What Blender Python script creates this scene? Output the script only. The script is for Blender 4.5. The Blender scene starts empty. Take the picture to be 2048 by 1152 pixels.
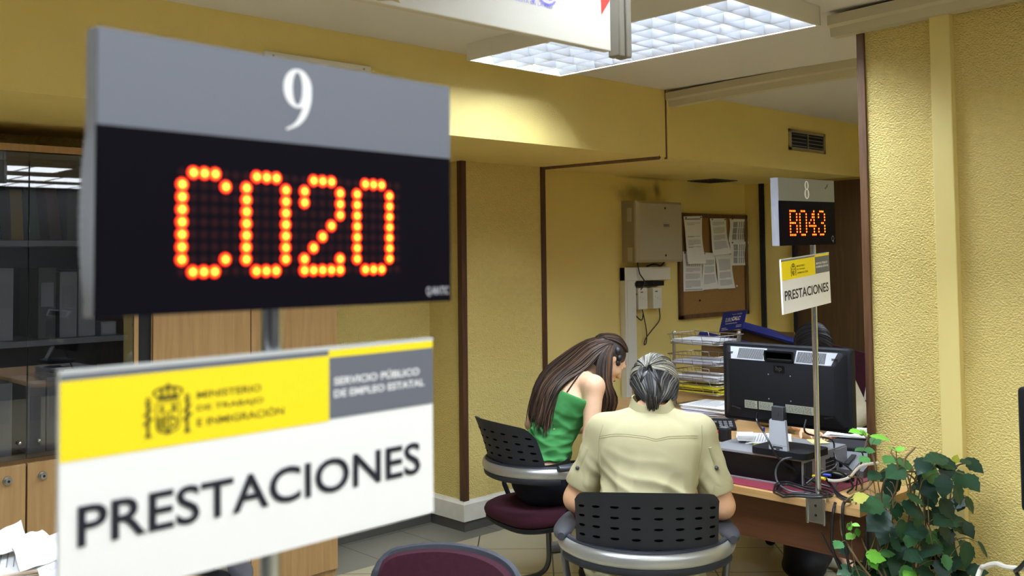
import bpy, bmesh, math, random
import numpy as np
from mathutils import Vector, Matrix, noise
from mathutils.bvhtree import BVHTree
C = bpy.context.scene
COL = C.collection
# ------------------------------------------------------------------ camera, world, exposure
FPX, PPY = 1945.2, 432.2                      # focal length and principal row, in pixels of the 2048x1152 frame
YAW, PITCH, ROLL = 0.8079, 0.04227, -0.01203
EYE = Vector((0, 0, 1.65))
_f = Vector((math.cos(YAW)*math.cos(PITCH), math.sin(YAW)*math.cos(PITCH), math.sin(PITCH)))
_r = Vector((math.sin(YAW), -math.cos(YAW), 0)); _u = _r.cross(_f)
CR = math.cos(ROLL)*_r + math.sin(ROLL)*_u
CU = -math.sin(ROLL)*_r + math.cos(ROLL)*_u
CF = _f
cam_data = bpy.data.cameras.new('camera'); cam = bpy.data.objects.new('camera', cam_data); COL.objects.link(cam)
cam.matrix_world = Matrix(((CR.x, CU.x, -CF.x, EYE.x), (CR.y, CU.y, -CF.y, EYE.y), (CR.z, CU.z, -CF.z, EYE.z), (0, 0, 0, 1)))
cam_data.sensor_width = 36; cam_data.lens = FPX/2048*36; cam_data.shift_y = (PPY-576)/2048
cam_data.clip_start = 0.05
cam_data.dof.use_dof = True; cam_data.dof.focus_distance = 4.1; cam_data.dof.aperture_fstop = 5.0
C.camera = cam
C.view_settings.view_transform = 'Standard'; C.view_settings.look = 'None'
C.view_settings.gamma = 1.0; C.view_settings.use_curve_mapping = False
C.view_settings.exposure = 0.65
LAMP = 125.0                                    # emission of the fluorescent tubes
W = bpy.data.worlds.new('world'); C.world = W; W.use_nodes = True
W.node_tree.nodes['Background'].inputs[0].default_value = (0.9, 0.95, 1, 1)
W.node_tree.nodes['Background'].inputs[1].default_value = 0.03
C.cycles.max_bounces = 10; C.cycles.diffuse_bounces = 5; C.cycles.glossy_bounces = 5; C.cycles.transparent_max_bounces = 12
C.cycles.sample_clamp_indirect = 6.0; C.cycles.caustics_reflective = False; C.cycles.caustics_refractive = False

def ray(x, y): return CF + (x-1024)/FPX*CR - (y-PPY)/FPX*CU
def at(x, y, Z): return EYE + ray(x, y)*Z
def on_z(x, y, z): d = ray(x, y); return EYE + d*((z-EYE.z)/d.z)
def on_x(x, y, X): d = ray(x, y); return EYE + d*(X/d.x)
def on_y(x, y, Y): d = ray(x, y); return EYE + d*(Y/d.y)

# ------------------------------------------------------------------ materials
def lin(c):
    return tuple(((v/255)/12.92 if v/255 <= .04045 else ((v/255+.055)/1.055)**2.4) for v in c) + (1,)
MATS = {}
def mat(name, c, rough=.5, metal=0, bump=None, var=0, var_scale=6, spec=.5, emit=0, coat=0, stretch=(1,1,1), attr=False, sub=0):
    m = bpy.data.materials.new(name); m.use_nodes = True; MATS[name] = m
    nt = m.node_tree; b = nt.nodes['Principled BSDF']; L = nt.links
    b.inputs['Base Color'].default_value = lin(c); b.inputs['Roughness'].default_value = rough
    b.inputs['Metallic'].default_value = metal; b.inputs['Specular IOR Level'].default_value = spec
    if coat: b.inputs['Coat Weight'].default_value = coat
    if sub:
        b.inputs['Subsurface Weight'].default_value = sub; b.inputs['Subsurface Radius'].default_value = (.02, .007, .004)
    if emit:
        b.inputs['Emission Color'].default_value = lin(c); b.inputs['Emission Strength'].default_value = emit
    tc = nt.nodes.new('ShaderNodeTexCoord'); mp = nt.nodes.new('ShaderNodeMapping'); mp.inputs['Scale'].default_value = stretch
    L.new(tc.outputs['Object'], mp.inputs[0])
    if var:
        n = nt.nodes.new('ShaderNodeTexNoise'); n.inputs['Scale'].default_value = var_scale; n.inputs['Detail'].default_value = 4
        L.new(mp.outputs[0], n.inputs['Vector'])
        r = nt.nodes.new('ShaderNodeMapRange'); r.inputs[1].default_value = .3; r.inputs[2].default_value = .7
        r.inputs[3].default_value = 1-var; r.inputs[4].default_value = 1+var
        L.new(n.outputs[0], r.inputs[0])
        h = nt.nodes.new('ShaderNodeHueSaturation'); h.inputs['Color'].default_value = lin(c)
        L.new(r.outputs[0], h.inputs['Value']); L.new(h.outputs[0], b.inputs['Base Color'])
    if attr:
        a = nt.nodes.new('ShaderNodeVertexColor'); a.layer_name = 'col'
        L.new(a.outputs[0], b.inputs['Base Color'])
    if bump:
        n = nt.nodes.new('ShaderNodeTexNoise'); n.inputs['Scale'].default_value = bump[0]; n.inputs['Detail'].default_value = 3
        L.new(mp.outputs[0], n.inputs['Vector'])
        bp = nt.nodes.new('ShaderNodeBump'); bp.inputs['Strength'].default_value = bump[1]; bp.inputs['Distance'].default_value = bump[2]
        L.new(n.outputs[0], bp.inputs['Height']); L.new(bp.outputs[0], b.inputs['Normal'])
    return m
def wood(name, c1, c2, rough=.4, axis='z', scale=5.0):
    m = mat(name, c1, rough); nt = m.node_tree; L = nt.links; b = nt.nodes['Principled BSDF']
    tc = nt.nodes.new('ShaderNodeTexCoord'); mp = nt.nodes.new('ShaderNodeMapping')
    s = {'z': (9, 9, .55), 'x': (.55, 9, 9), 'y': (9, .55, 9)}[axis]; mp.inputs['Scale'].default_value = s
    n = nt.nodes.new('ShaderNodeTexNoise'); n.inputs['Scale'].default_value = scale; n.inputs['Detail'].default_value = 6; n.inputs['Distortion'].default_value = .6
    cr = nt.nodes.new('ShaderNodeValToRGB'); cr.color_ramp.elements[0].color = lin(c2); cr.color_ramp.elements[1].color = lin(c1)
    cr.color_ramp.elements[0].position = .3; cr.color_ramp.elements[1].position = .68
    L.new(tc.outputs['Object'], mp.inputs[0]); L.new(mp.outputs[0], n.inputs['Vector']); L.new(n.outputs[0], cr.inputs[0]); L.new(cr.outputs[0], b.inputs['Base Color'])
    return m
WALLC = (226, 205, 126)
plaster = mat('yellow_stucco', WALLC, .72, stretch=(1, 1, 1.4), bump=(105, 1.0, .013), var=.03, var_scale=30)
smoothwall = mat('yellow_paint', WALLC, .62, bump=(140, .35, .003), var=.03, var_scale=3)
smoothpaint = mat('yellow_board_paint', (226, 208, 134), .5)
backwall = mat('stained_yellow_paint', WALLC, .62, bump=(140, .35, .003))
def stains(m, spots):
    nt = m.node_tree; L = nt.links; b = nt.nodes['Principled BSDF']; tc = nt.nodes.new('ShaderNodeTexCoord'); prev = None
    ns = nt.nodes.new('ShaderNodeTexNoise'); ns.inputs['Scale'].default_value = 9; L.new(tc.outputs['Object'], ns.inputs['Vector'])
    for (x, z, rx, rz, k) in spots:
        mp = nt.nodes.new('ShaderNodeMapping'); mp.inputs['Location'].default_value = (-x/rx, 0, -z/rz); mp.inputs['Scale'].default_value = (1/rx, 0, 1/rz)
        ln = nt.nodes.new('ShaderNodeVectorMath'); ln.operation = 'LENGTH'; L.new(tc.outputs['Object'], mp.inputs[0]); L.new(mp.outputs[0], ln.inputs[0])
        ad = nt.nodes.new('ShaderNodeMath'); ad.operation = 'ADD'; L.new(ln.outputs['Value'], ad.inputs[0]); L.new(ns.outputs[0], ad.inputs[1])
        r = nt.nodes.new('ShaderNodeMapRange'); r.interpolation_type = 'SMOOTHSTEP'; r.inputs[1].default_value = .55; r.inputs[2].default_value = 1.5; r.inputs[3].default_value = k; r.inputs[4].default_value = 1
        L.new(ad.outputs[0], r.inputs[0])
        if prev is None: prev = r.outputs[0]
        else:
            mu = nt.nodes.new('ShaderNodeMath'); mu.operation = 'MULTIPLY'; L.new(prev, mu.inputs[0]); L.new(r.outputs[0], mu.inputs[1]); prev = mu.outputs[0]
    h = nt.nodes.new('ShaderNodeHueSaturation'); h.inputs['Color'].default_value = lin(WALLC); L.new(prev, h.inputs['Value']); L.new(h.outputs[0], b.inputs['Base Color'])
stains(backwall, [(5.72, 2.12, .28, .09, .45), (5.98, 2.16, .06, .10, .4), (5.9, 2.245, .45, .03, .5)])
ceilmat = mat('ceiling_paint', (208, 206, 200), .8, bump=(200, .3, .002))
whitepl = mat('white_plastic', (226, 223, 210), .45)
lampwhite = mat('lamp_enamel', (225, 222, 212), .4)
greyrail = mat('rail_paint', (196, 188, 160), .5)
baseb = mat('white_baseboard', (222, 219, 206), .4, var=.06, var_scale=12)
woodtrim = wood('dark_wood', (92, 58, 38), (58, 34, 24), .45)
woodtrim2 = wood('brown_wood', (112, 80, 50), (78, 50, 32), .45)
doorwood = wood('brown_door_wood', (78, 54, 30), (62, 42, 23), .5)
beech = wood('beech_veneer', (178, 142, 94), (162, 124, 78), .38)
beech_d = wood('beech_desk', (198, 160, 108), (184, 142, 90), .35, axis='y')
panelwood = wood('desk_panel_wood', (100, 62, 38), (86, 52, 32), .45, axis='y')
black = mat('black_plastic', (26, 27, 31), .4)
blackgloss = mat('black_gloss', (12, 12, 16), .25, spec=.3)
blackmatte = mat('black_matte', (20, 21, 25), .6, spec=.2)
chairblack = mat('chair_black', (40, 42, 48), .6, spec=.25)
hole = mat('hole_black', (5, 5, 6), 1, spec=0)
ventgrey = mat('vent_grey', (166, 168, 172), .45)
darkgrey = mat('dark_grey_plastic', (52, 54, 60), .45)
greypl = mat('grey_plastic', (120, 122, 126), .45)
silver = mat('silver_paint', (168, 168, 162), .32, metal=.6)
chrome = mat('chrome', (214, 218, 226), .2, metal=1)
steel = mat('brushed_steel', (170, 168, 160), .3, metal=.9)
legmetal = mat('grey_tube_metal', (112, 112, 112), .35, metal=.7)
maroon = mat('maroon_fabric', (50, 17, 28), .95, bump=(500, .4, .002), var=.12, var_scale=60, spec=.2)
wine = mat('wine_leather', (120, 38, 52), .5, bump=(300, .2, .001))
paper = mat('white_paper', (236, 236, 234), .7)
paper2 = mat('grey_paper', (205, 206, 212), .7)
paperlil = mat('lilac_paper', (176, 176, 200), .7)
paperyel = mat('yellow_folder', (226, 210, 50), .6)
ink = mat('ink', (70, 70, 78), .7)
inklight = mat('grey_ink', (150, 150, 156), .7)
cork = mat('cork', (150, 112, 62), .9, bump=(260, .5, .002), var=.12, var_scale=120)
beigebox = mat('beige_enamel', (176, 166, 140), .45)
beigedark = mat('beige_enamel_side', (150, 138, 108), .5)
bluecard = mat('blue_card', (28, 44, 142), .5)
bluedark = mat('blue_tray', (24, 34, 100), .4)
cardboard = mat('cardboard', (118, 92, 56), .85)
signgrey = mat('sign_grey', (102, 106, 116), .5)
signgrey8 = mat('sign_grey_warm', (122, 122, 116), .5)
signblack = mat('sign_black', (15, 13, 20), .6, spec=.03)
signside = mat('sign_side_grey', (140, 142, 148), .4)
signyellow = mat('sign_yellow', (252, 226, 12), .5)
signwhite = mat('sign_white', (240, 240, 238), .5)
signink = mat('sign_ink', (18, 20, 36), .5)
emblemink = mat('emblem_ink', (96, 84, 10), .6)
whiteink = mat('white_ink', (232, 232, 232), .5)
acrylic = mat('acrylic_edge', (196, 200, 198), .2)
led_core = mat('led_core', (255, 190, 50), .4, emit=3.2)
led_mid = mat('led_mid', (255, 90, 12), .4, emit=2.6)
led_rim = mat('led_rim', (235, 24, 6), .4, emit=1.1)
led_off = mat('led_off', (38, 10, 16), .6, spec=.1)
tube_emit = mat('lamp_tube', (228, 240, 255), .4, emit=LAMP)
opal = mat('opal_diffuser', (240, 246, 255), .5, emit=5.0)
louver = mat('louver_aluminium', (196, 200, 206), .3, metal=.82)
skin = mat('skin', (222, 182, 148), .55, sub=.12, var=.05, var_scale=9, spec=.35)
skin2 = mat('skin_lady', (206, 160, 124), .55, sub=.12, var=.06, var_scale=9, spec=.35)
khaki = mat('khaki_cotton', (174, 167, 130), .85, bump=(700, .25, .001), var=.03, var_scale=5, spec=.2)
khakiseam = mat('khaki_stitch', (160, 152, 112), .9)
green = mat('green_jersey', (66, 134, 74), .9, bump=(500, .3, .001), var=.06, var_scale=7, spec=.2)
navy = mat('navy_denim', (20, 21, 32), .85, bump=(500, .3, .001), spec=.2)
belt = mat('black_leather', (22, 20, 22), .5)
tanleather = mat('tan_leather', (136, 70, 36), .5)
hairm = mat('hair', (50, 36, 26), .55, attr=True, spec=.22)
knit = mat('beige_knit', (146, 136, 110), .95, bump=(180, .9, .006))
leafm = mat('leaf', (40, 80, 50), .45, attr=True, spec=.3)
stemm = mat('stem', (104, 84, 52), .7)
potm = mat('terracotta_pot', (140, 84, 56), .8)
soil = mat('soil', (44, 34, 26), .95)
cablem = mat('black_cable', (18, 18, 20), .35)
cablegrey = mat('grey_cable', (60, 60, 64), .4)
cablewhite = mat('white_cable', (206, 202, 190), .45)
cableyel = mat('yellow_plug', (220, 190, 30), .5)
cableblue = mat('blue_plug', (40, 60, 170), .5)
pcsilver = mat('pc_silver', (150, 152, 156), .42, metal=.35)
labelm = mat('spec_label', (150, 152, 132), .6)
redm = mat('red_print', (206, 42, 30), .5)
lilacink = mat('lilac_ink', (110, 104, 184), .6)
gold = mat('gold_print', (150, 128, 60), .6)
dark = mat('black_and_gap_shade', (16, 14, 16), .8)  # near-black for slots, screws, irises and trims, and the cupboard gap's painted shade
mirrorback = mat('cabinet_inside', (120, 118, 112), .6)
eyewhite = mat('eye_white', (220, 215, 208), .3); lipm = mat('lips', (160, 84, 76), .5)

def glass_mat():
    m = bpy.data.materials.new('smoked_glass'); m.use_nodes = True; nt = m.node_tree; nt.nodes.clear(); L = nt.links
    o = nt.nodes.new('ShaderNodeOutputMaterial'); t = nt.nodes.new('ShaderNodeBsdfTransparent'); t.inputs[0].default_value = (.84, .85, .87, 1)
    rf = nt.nodes.new('ShaderNodeBsdfRefraction'); rf.inputs['IOR'].default_value = 1.0; rf.inputs['Roughness'].default_value = .09; rf.inputs[0].default_value = (.85, .86, .88, 1)
    g = nt.nodes.new('ShaderNodeBsdfGlossy'); g.inputs['Roughness'].default_value = .01; g.inputs[0].default_value = (1, 1, 1, 1)
    mx0 = nt.nodes.new('ShaderNodeMixShader'); mx0.inputs[0].default_value = .25
    f = nt.nodes.new('ShaderNodeFresnel'); f.inputs[0].default_value = 1.75
    mx = nt.nodes.new('ShaderNodeMixShader')
    L.new(t.outputs[0], mx0.inputs[1]); L.new(rf.outputs[0], mx0.inputs[2]); L.new(f.outputs[0], mx.inputs[0]); L.new(mx0.outputs[0], mx.inputs[1]); L.new(g.outputs[0], mx.inputs[2]); L.new(mx.outputs[0], o.inputs[0])
    return m
glass = glass_mat()

def floor_mat():
    m = mat('floor_tiles', (150, 144, 120), .32); nt = m.node_tree; L = nt.links; b = nt.nodes['Principled BSDF']
    tc = nt.nodes.new('ShaderNodeTexCoord')
    def brick(rot, loc, c1, c2):
        mp = nt.nodes.new('ShaderNodeMapping'); mp.inputs['Rotation'].default_value = (0, 0, rot); mp.inputs['Location'].default_value = loc
        br = nt.nodes.new('ShaderNodeTexBrick'); br.offset = 0; br.squash = 1
        br.inputs['Color1'].default_value = lin(c1); br.inputs['Color2'].default_value = lin(c2); br.inputs['Mortar'].default_value = lin((62, 58, 48))
        br.inputs['Scale'].default_value = 1; br.inputs['Brick Width'].default_value = .4233; br.inputs['Row Height'].default_value = .4233
        br.inputs['Mortar Size'].default_value = .004; br.inputs['Mortar Smooth'].default_value = .1
        L.new(tc.outputs['Object'], mp.inputs[0]); L.new(mp.outputs[0], br.inputs[0]); return br
    # after a +45 degree turn of the coordinates: X' = (x-y)/sqrt2, Y' = (x+y)/sqrt2
    a = brick(math.pi/4, (.345 + .4233*20, -5.58 + .4233*20, 0), (184, 176, 148), (178, 170, 142))
    d = brick(0, (-3.2 + .4233*20, -4.372 + .4233*20, 0), (126, 124, 112), (118, 116, 106))
    sp = nt.nodes.new('ShaderNodeSeparateXYZ'); L.new(tc.outputs['Object'], sp.inputs[0])
    gt = nt.nodes.new('ShaderNodeMath'); gt.operation = 'GREATER_THAN'; gt.inputs[1].default_value = 4.374; L.new(sp.outputs['Y'], gt.inputs[0])
    gx = nt.nodes.new('ShaderNodeMath'); gx.operation = 'LESS_THAN'; gx.inputs[1].default_value = 4.3; L.new(sp.outputs['X'], gx.inputs[0])
    mu = nt.nodes.new('ShaderNodeMath'); mu.operation = 'MULTIPLY'; L.new(gt.outputs[0], mu.inputs[0]); L.new(gx.outputs[0], mu.inputs[1])
    mx = nt.nodes.new('ShaderNodeMix'); mx.data_type = 'RGBA'; L.new(mu.outputs[0], mx.inputs[0]); L.new(a.outputs[0], mx.inputs[6]); L.new(d.outputs[0], mx.inputs[7])
    L.new(mx.outputs[2], b.inputs['Base Color']); return m
floormat = floor_mat()

# ------------------------------------------------------------------ geometry helpers
class MB:
    def __init__(s): s.v = []; s.f = []; s.mi = []; s.cur = 0; s.colors = None; s.flat = set()
    def add(s, vs, fs):
        o = len(s.v); s.v += [Vector(v) for v in vs]; s.f += [tuple(i+o for i in f) for f in fs]; s.mi += [s.cur]*len(fs); return s
    def box(s, x0, x1, y0, y1, z0, z1, bev=0):
        return s.obox(((x0+x1)/2, (y0+y1)/2, (z0+z1)/2), (x1-x0, y1-y0, z1-z0), None, bev)
    def obox(s, c, size, R=None, bev=0, seg=2):
        bm = bmesh.new(); bmesh.ops.create_cube(bm, size=1)
        bmesh.ops.scale(bm, vec=size, verts=bm.verts)
        if bev: bmesh.ops.bevel(bm, geom=list(bm.edges), offset=bev, segments=seg, affect='EDGES', profile=.5)
        bm.verts.index_update(); M = (R.to_4x4() if R else Matrix.Identity(4))
        vs = [M @ v.co + Vector(c) for v in bm.verts]; fs = [tuple(v.index for v in f.verts) for f in bm.faces]
        bm.normal_update(); s.flat |= {len(s.f)+i for i, f in enumerate(bm.faces) if bev and max(abs(f.normal.x), abs(f.normal.y), abs(f.normal.z)) > .9999}; bm.free()
        return s.add(vs, fs)
    def tube(s, pts, r, n=8, closed=False, caps=True, rz=None):
        pts = [Vector(p) for p in pts]; m = len(pts); rr = r if isinstance(r, (list, tuple)) else [r]*m
        T = []
        for i in range(m):
            a = pts[(i-1) % m] if (closed or i > 0) else pts[i]; b = pts[(i+1) % m] if (closed or i < m-1) else pts[i]
            t = (b-a); T.append(t.normalized() if t.length > 1e-9 else Vector((0, 0, 1)))
        up = Vector((0, 0, 1)) if abs(T[0].z) < .9 else Vector((1, 0, 0))
        nrm = (up - T[0]*up.dot(T[0])).normalized(); vs = []; fs = []
        for i in range(m):
            nrm = (nrm - T[i]*nrm.dot(T[i]));
            nrm = nrm.normalized() if nrm.length > 1e-6 else T[i].orthogonal().normalized()
            bn = T[i].cross(nrm); k = rz if rz else 1
            for j in range(n):
                a = 2*math.pi*j/n; vs.append(pts[i] + nrm*math.cos(a)*rr[i]*k + bn*math.sin(a)*rr[i])
        for i in range(m if closed else m-1):
            for j in range(n):
                a = i*n+j; b = i*n+(j+1) % n; c = ((i+1) % m)*n+(j+1) % n; d = ((i+1) % m)*n+j; fs.append((a, b, c, d))
        if not closed and caps: fs.append(tuple(range(n))[::-1]); fs.append(tuple(range((m-1)*n, m*n)))
        return s.add(vs, fs)
    def cyl(s, a, b, r, n=16, r2=None): return s.tube([a, b], [r, r if r2 is None else r2], n)
    def prism(s, poly, d0, d1, fr=None):
        fr = fr or (lambda u, v, d: (u, v, d)); n = len(poly)
        vs = [fr(u, v, d0) for u, v in poly] + [fr(u, v, d1) for u, v in poly]
        fs = [tuple(range(n))[::-1], tuple(range(n, 2*n))] + [(i, (i+1) % n, n+(i+1) % n, n+i) for i in range(n)]
        return s.add(vs, fs)
    def sphere(s, c, r, sc=(1, 1, 1), R=None, nu=16, nv=10, vmin=0):
        vs = []; fs = []
        for i in range(nv+1):
            t = math.pi*i/nv
            for j in range(nu):
                p = 2*math.pi*j/nu; q = Vector((math.sin(t)*math.cos(p)*sc[0], math.sin(t)*math.sin(p)*sc[1], math.cos(t)*sc[2]))*r
                vs.append((R @ q if R else q) + Vector(c))
        for i in range(nv):
            for j in range(nu): fs.append((i*nu+j, (i+1)*nu+j, (i+1)*nu+(j+1) % nu, i*nu+(j+1) % nu))
        return s.add(vs, fs)
    def grid(s, fn, nu, nv):
        vs = [fn(i/nu, j/nv) for j in range(nv+1) for i in range(nu+1)]
        fs = [(j*(nu+1)+i, j*(nu+1)+i+1, (j+1)*(nu+1)+i+1, (j+1)*(nu+1)+i) for j in range(nv) for i in range(nu)]
        return s.add(vs, fs)
    def sheet(s, fn, nu, nv, th):            # a grid with thickness: fn(u, v) -> (point, normal)
        A = [fn(i/nu, j/nv) for j in range(nv+1) for i in range(nu+1)]; N = len(A)
        vs = [Vector(p)+Vector(n)*th/2 for p, n in A] + [Vector(p)-Vector(n)*th/2 for p, n in A]; w = nu+1; fs = []
        for j in range(nv):
            for i in range(nu):
                a, b, c, d = j*w+i, j*w+i+1, (j+1)*w+i+1, (j+1)*w+i
                fs.append((a, b, c, d)); fs.append((N+d, N+c, N+b, N+a))
        rim = [i for i in range(w)] + [j*w+nu for j in range(1, nv+1)] + [nv*w+i for i in range(nu-1, -1, -1)] + [j*w for j in range(nv-1, 0, -1)]
        for k in range(len(rim)):
            a, b = rim[k], rim[(k+1) % len(rim)]; fs.append((b, a, N+a, N+b))
        return s.add(vs, fs)
    def loft(s, rings, caps=True):
        n = len(rings[0]); vs = [p for r in rings for p in r]; fs = []
        for i in range(len(rings)-1):
            for j in range(n): fs.append((i*n+j, i*n+(j+1) % n, (i+1)*n+(j+1) % n, (i+1)*n+j))
        if caps: fs.append(tuple(range(n))[::-1]); fs.append(tuple(range((len(rings)-1)*n, len(rings)*n)))
        return s.add(vs, fs)
    def build(s, name, m, parent=None, smooth=32, world=False):
        me = bpy.data.meshes.new(name); vs = s.v
        if world and parent is not None:
            Mi = WM[parent.name].inverted(); vs = [Mi @ v for v in vs]
        me.from_pydata([tuple(v) for v in vs], [], s.f)
        for x in (m if isinstance(m, list) else [m]): me.materials.append(x)
        if any(s.mi): me.polygons.foreach_set('material_index', s.mi)
        bm = bmesh.new(); bm.from_mesh(me); bmesh.ops.recalc_face_normals(bm, faces=bm.faces); bm.to_mesh(me); bm.free()
        if s.colors:
            ca = me.color_attributes.new('col', 'FLOAT_COLOR', 'POINT')
            ca.data.foreach_set('color', [x for c in s.colors for x in c])
        if smooth:
            me.polygons.foreach_set('use_smooth', [True]*len(me.polygons)); me.set_sharp_from_angle(angle=math.radians(smooth))
            if s.flat: me.polygons.foreach_set('use_smooth', [i not in s.flat for i in range(len(me.polygons))])
        o = bpy.data.objects.new(name, me); COL.objects.link(o)
        if parent is not None: o.parent = parent; WM[o.name] = WM[parent.name]
        else: WM[o.name] = Matrix.Identity(4)
        return o
WM = {}
def tag(o, label=None, cat=None, group=None, kind=None):
    if label: o['label'] = label
    if cat: o['category'] = cat
    if group: o['group'] = group
    if kind: o['kind'] = kind
    return o
def thing(name, label, cat, loc=(0, 0, 0), rz=0, group=None, M=None):
    o = bpy.data.objects.new(name, None); COL.objects.link(o); o.empty_display_size = .1
    MM = M if M is not None else Matrix.Translation(Vector(loc)) @ Matrix.Rotation(rz, 4, 'Z')
    o.matrix_world = MM; WM[o.name] = MM.copy()
    return tag(o, label, cat, group)
def struct(name, mb, m, label=None, parent=None, smooth=32):
    o = mb.build(name, m, parent, smooth)
    if parent is None: o['kind'] = 'structure'
    if label: o['label'] = label
    return o
def copy_tree(o, M, label=None, group=None):
    c = o.copy(); COL.objects.link(c); c.matrix_world = M; WM[c.name] = M.copy()
    if label: c['label'] = label
    if group: c['group'] = group
    for ch in list(o.children):
        d = ch.copy(); COL.objects.link(d); d.parent = c
        for g in list(ch.children):
            e = g.copy(); COL.objects.link(e); e.parent = d
    return c
def text_mesh(body, size, bold=0.0, align='LEFT', sx=1.0, shear=0, space=1.0):
    cu = bpy.data.curves.new('txt', 'FONT'); cu.body = body; cu.size = size; cu.offset = bold; cu.align_x = align; cu.shear = shear; cu.space_character = space
    cu.resolution_u = 4
    ob = bpy.data.objects.new('txt', cu); COL.objects.link(ob)
    dg = bpy.context.evaluated_depsgraph_get(); me = bpy.data.meshes.new_from_object(ob.evaluated_get(dg))
    vs = [Vector((v.co.x*sx, v.co.y, 0)) for v in me.vertices]; fs = [tuple(p.vertices) for p in me.polygons]
    bpy.data.objects.remove(ob); bpy.data.curves.remove(cu); bpy.data.meshes.remove(me)
    return vs, fs
def lettering(name, body, size, m, parent, fr, u, v, d, bold=0, align='LEFT', sx=1.0, shear=0, fit=None, fith=None, space=1.0, rot=0, world=True):
    vs, fs = text_mesh(body, size, bold, align, sx, shear, space)
    x0 = min(p.x for p in vs); x1 = max(p.x for p in vs); y0 = min(p.y for p in vs); y1 = max(p.y for p in vs)
    kx = fit/(x1-x0) if fit else 1; ky = fith/(y1-y0) if fith else 1
    cr, sr = math.cos(rot), math.sin(rot)
    if fit: P = [((p.x-x0)*kx, (p.y-(y0 if fith else 0))*ky) for p in vs]
    else: P = [(p.x, p.y) for p in vs]
    mb = MB(); mb.add([fr(u+a*cr-b*sr, v+a*sr+b*cr, d) for a, b in P], fs)
    return mb.build(name, m, parent, 0, world=world)
def spline(pts, n=8):
    P = [Vector(p) for p in pts]; P = [2*P[0]-P[1]] + P + [2*P[-1]-P[-2]]; out = []
    for i in range(1, len(P)-2):
        for k in range(n):
            t = k/n; a, b, c, d = P[i-1], P[i], P[i+1], P[i+2]
            out.append(.5*((2*b) + (c-a)*t + (2*a-5*b+4*c-d)*t*t + (3*b-a-3*c+d)*t**3))
    out.append(P[-2]); return out
def rrect(w, h, r, n=5):
    out = []
    for cx, cy, a0 in ((w/2-r, h/2-r, 0), (-w/2+r, h/2-r, 90), (-w/2+r, -h/2+r, 180), (w/2-r, -h/2+r, 270)):
        for k in range(n+1):
            a = math.radians(a0+90*k/n); out.append((cx+r*math.cos(a), cy+r*math.sin(a)))
    return out
def ell(cx, cy, a, b, n=20, t0=0, t1=360):
    return [(cx+a*math.cos(math.radians(t0+(t1-t0)*k/n)), cy+b*math.sin(math.radians(t0+(t1-t0)*k/n))) for k in range(n if t1-t0 == 360 else n+1)]

# ------------------------------------------------------------------ implicit bodies: smooth union of cones and ellipsoids, meshed with surface nets
class Body:
    def __init__(s, h=.006, k=.025): s.h = h; s.k = k; s.P = []
    def cap(s, a, b, ra, rb=None, k=None, flat=None):
        s.P.append(('c', np.array(a, float), np.array(b, float), ra, ra if rb is None else rb, s.k if k is None else k, flat)); return s
    def chain(s, pts, rs, k=None):
        for i in range(len(pts)-1): s.cap(pts[i], pts[i+1], rs[i], rs[i+1], k)
        return s
    def ell(s, c, r, R=None, k=None):
        s.P.append(('e', np.array(c, float), np.array(r, float), np.array(R.to_3x3()) if R is not None else np.eye(3), None, s.k if k is None else k, None)); return s
    def mesh(s, clips=(), fold=None, smooth=1):
        lo = np.full(3, 1e9); hi = -lo
        for p in s.P:
            if p[0] == 'c':
                r = max(p[3], p[4])
                for q in (p[1], p[2]): lo = np.minimum(lo, q-r); hi = np.maximum(hi, q+r)
            else:
                r = max(p[2]); lo = np.minimum(lo, p[1]-r); hi = np.maximum(hi, p[1]+r)
        h = s.h; lo -= 4*h; hi += 4*h; n = np.ceil((hi-lo)/h).astype(int)+1
        F = np.full(n, .2, np.float32)
        ax = [lo[i]+h*np.arange(n[i]) for i in range(3)]
        for p in s.P:
            k = p[5]
            if p[0] == 'c': r = max(p[3], p[4]); a = np.minimum(p[1], p[2])-r-k-2*h; b = np.maximum(p[1], p[2])+r+k+2*h
            else: r = max(p[2]); a = p[1]-r-k-2*h; b = p[1]+r+k+2*h
            i0 = np.clip(((a-lo)/h).astype(int), 0, n); i1 = np.clip(((b-lo)/h).astype(int)+2, 0, n)
            X, Y, Z = np.meshgrid(ax[0][i0[0]:i1[0]], ax[1][i0[1]:i1[1]], ax[2][i0[2]:i1[2]], indexing='ij')
            Q = np.stack([X, Y, Z], -1).astype(np.float32)
            if p[0] == 'c':
                d = p[2]-p[1]; L = max(d@d, 1e-12); t = np.clip(((Q-p[1])@d)/L, 0, 1)
                D = np.linalg.norm(Q-p[1]-t[..., None]*d, axis=-1)-(p[3]+(p[4]-p[3])*t)
            else:
                q = (Q-p[1])@p[3]; k0 = np.linalg.norm(q/p[2], axis=-1); k1 = np.linalg.norm(q/p[2]**2, axis=-1); D = k0*(k0-1)/np.maximum(k1, 1e-6)
            sl = tuple(slice(i0[i], i1[i]) for i in range(3)); G = F[sl]
            if k > 0:
                hh = np.clip(.5+.5*(G-D)/k, 0, 1); F[sl] = G*(1-hh)+D*hh-k*hh*(1-hh)
            else: F[sl] = np.minimum(G, D)
        for c, nrm in clips:           # keep the side the normal points away from
            nrm = np.array(nrm, float); nrm /= np.linalg.norm(nrm); c = np.array(c, float)
            X, Y, Z = np.meshgrid(*ax, indexing='ij')
            F = np.maximum(F, ((X-c[0])*nrm[0]+(Y-c[1])*nrm[1]+(Z-c[2])*nrm[2]).astype(np.float32))
        return surfnet(F, lo, h)
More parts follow.
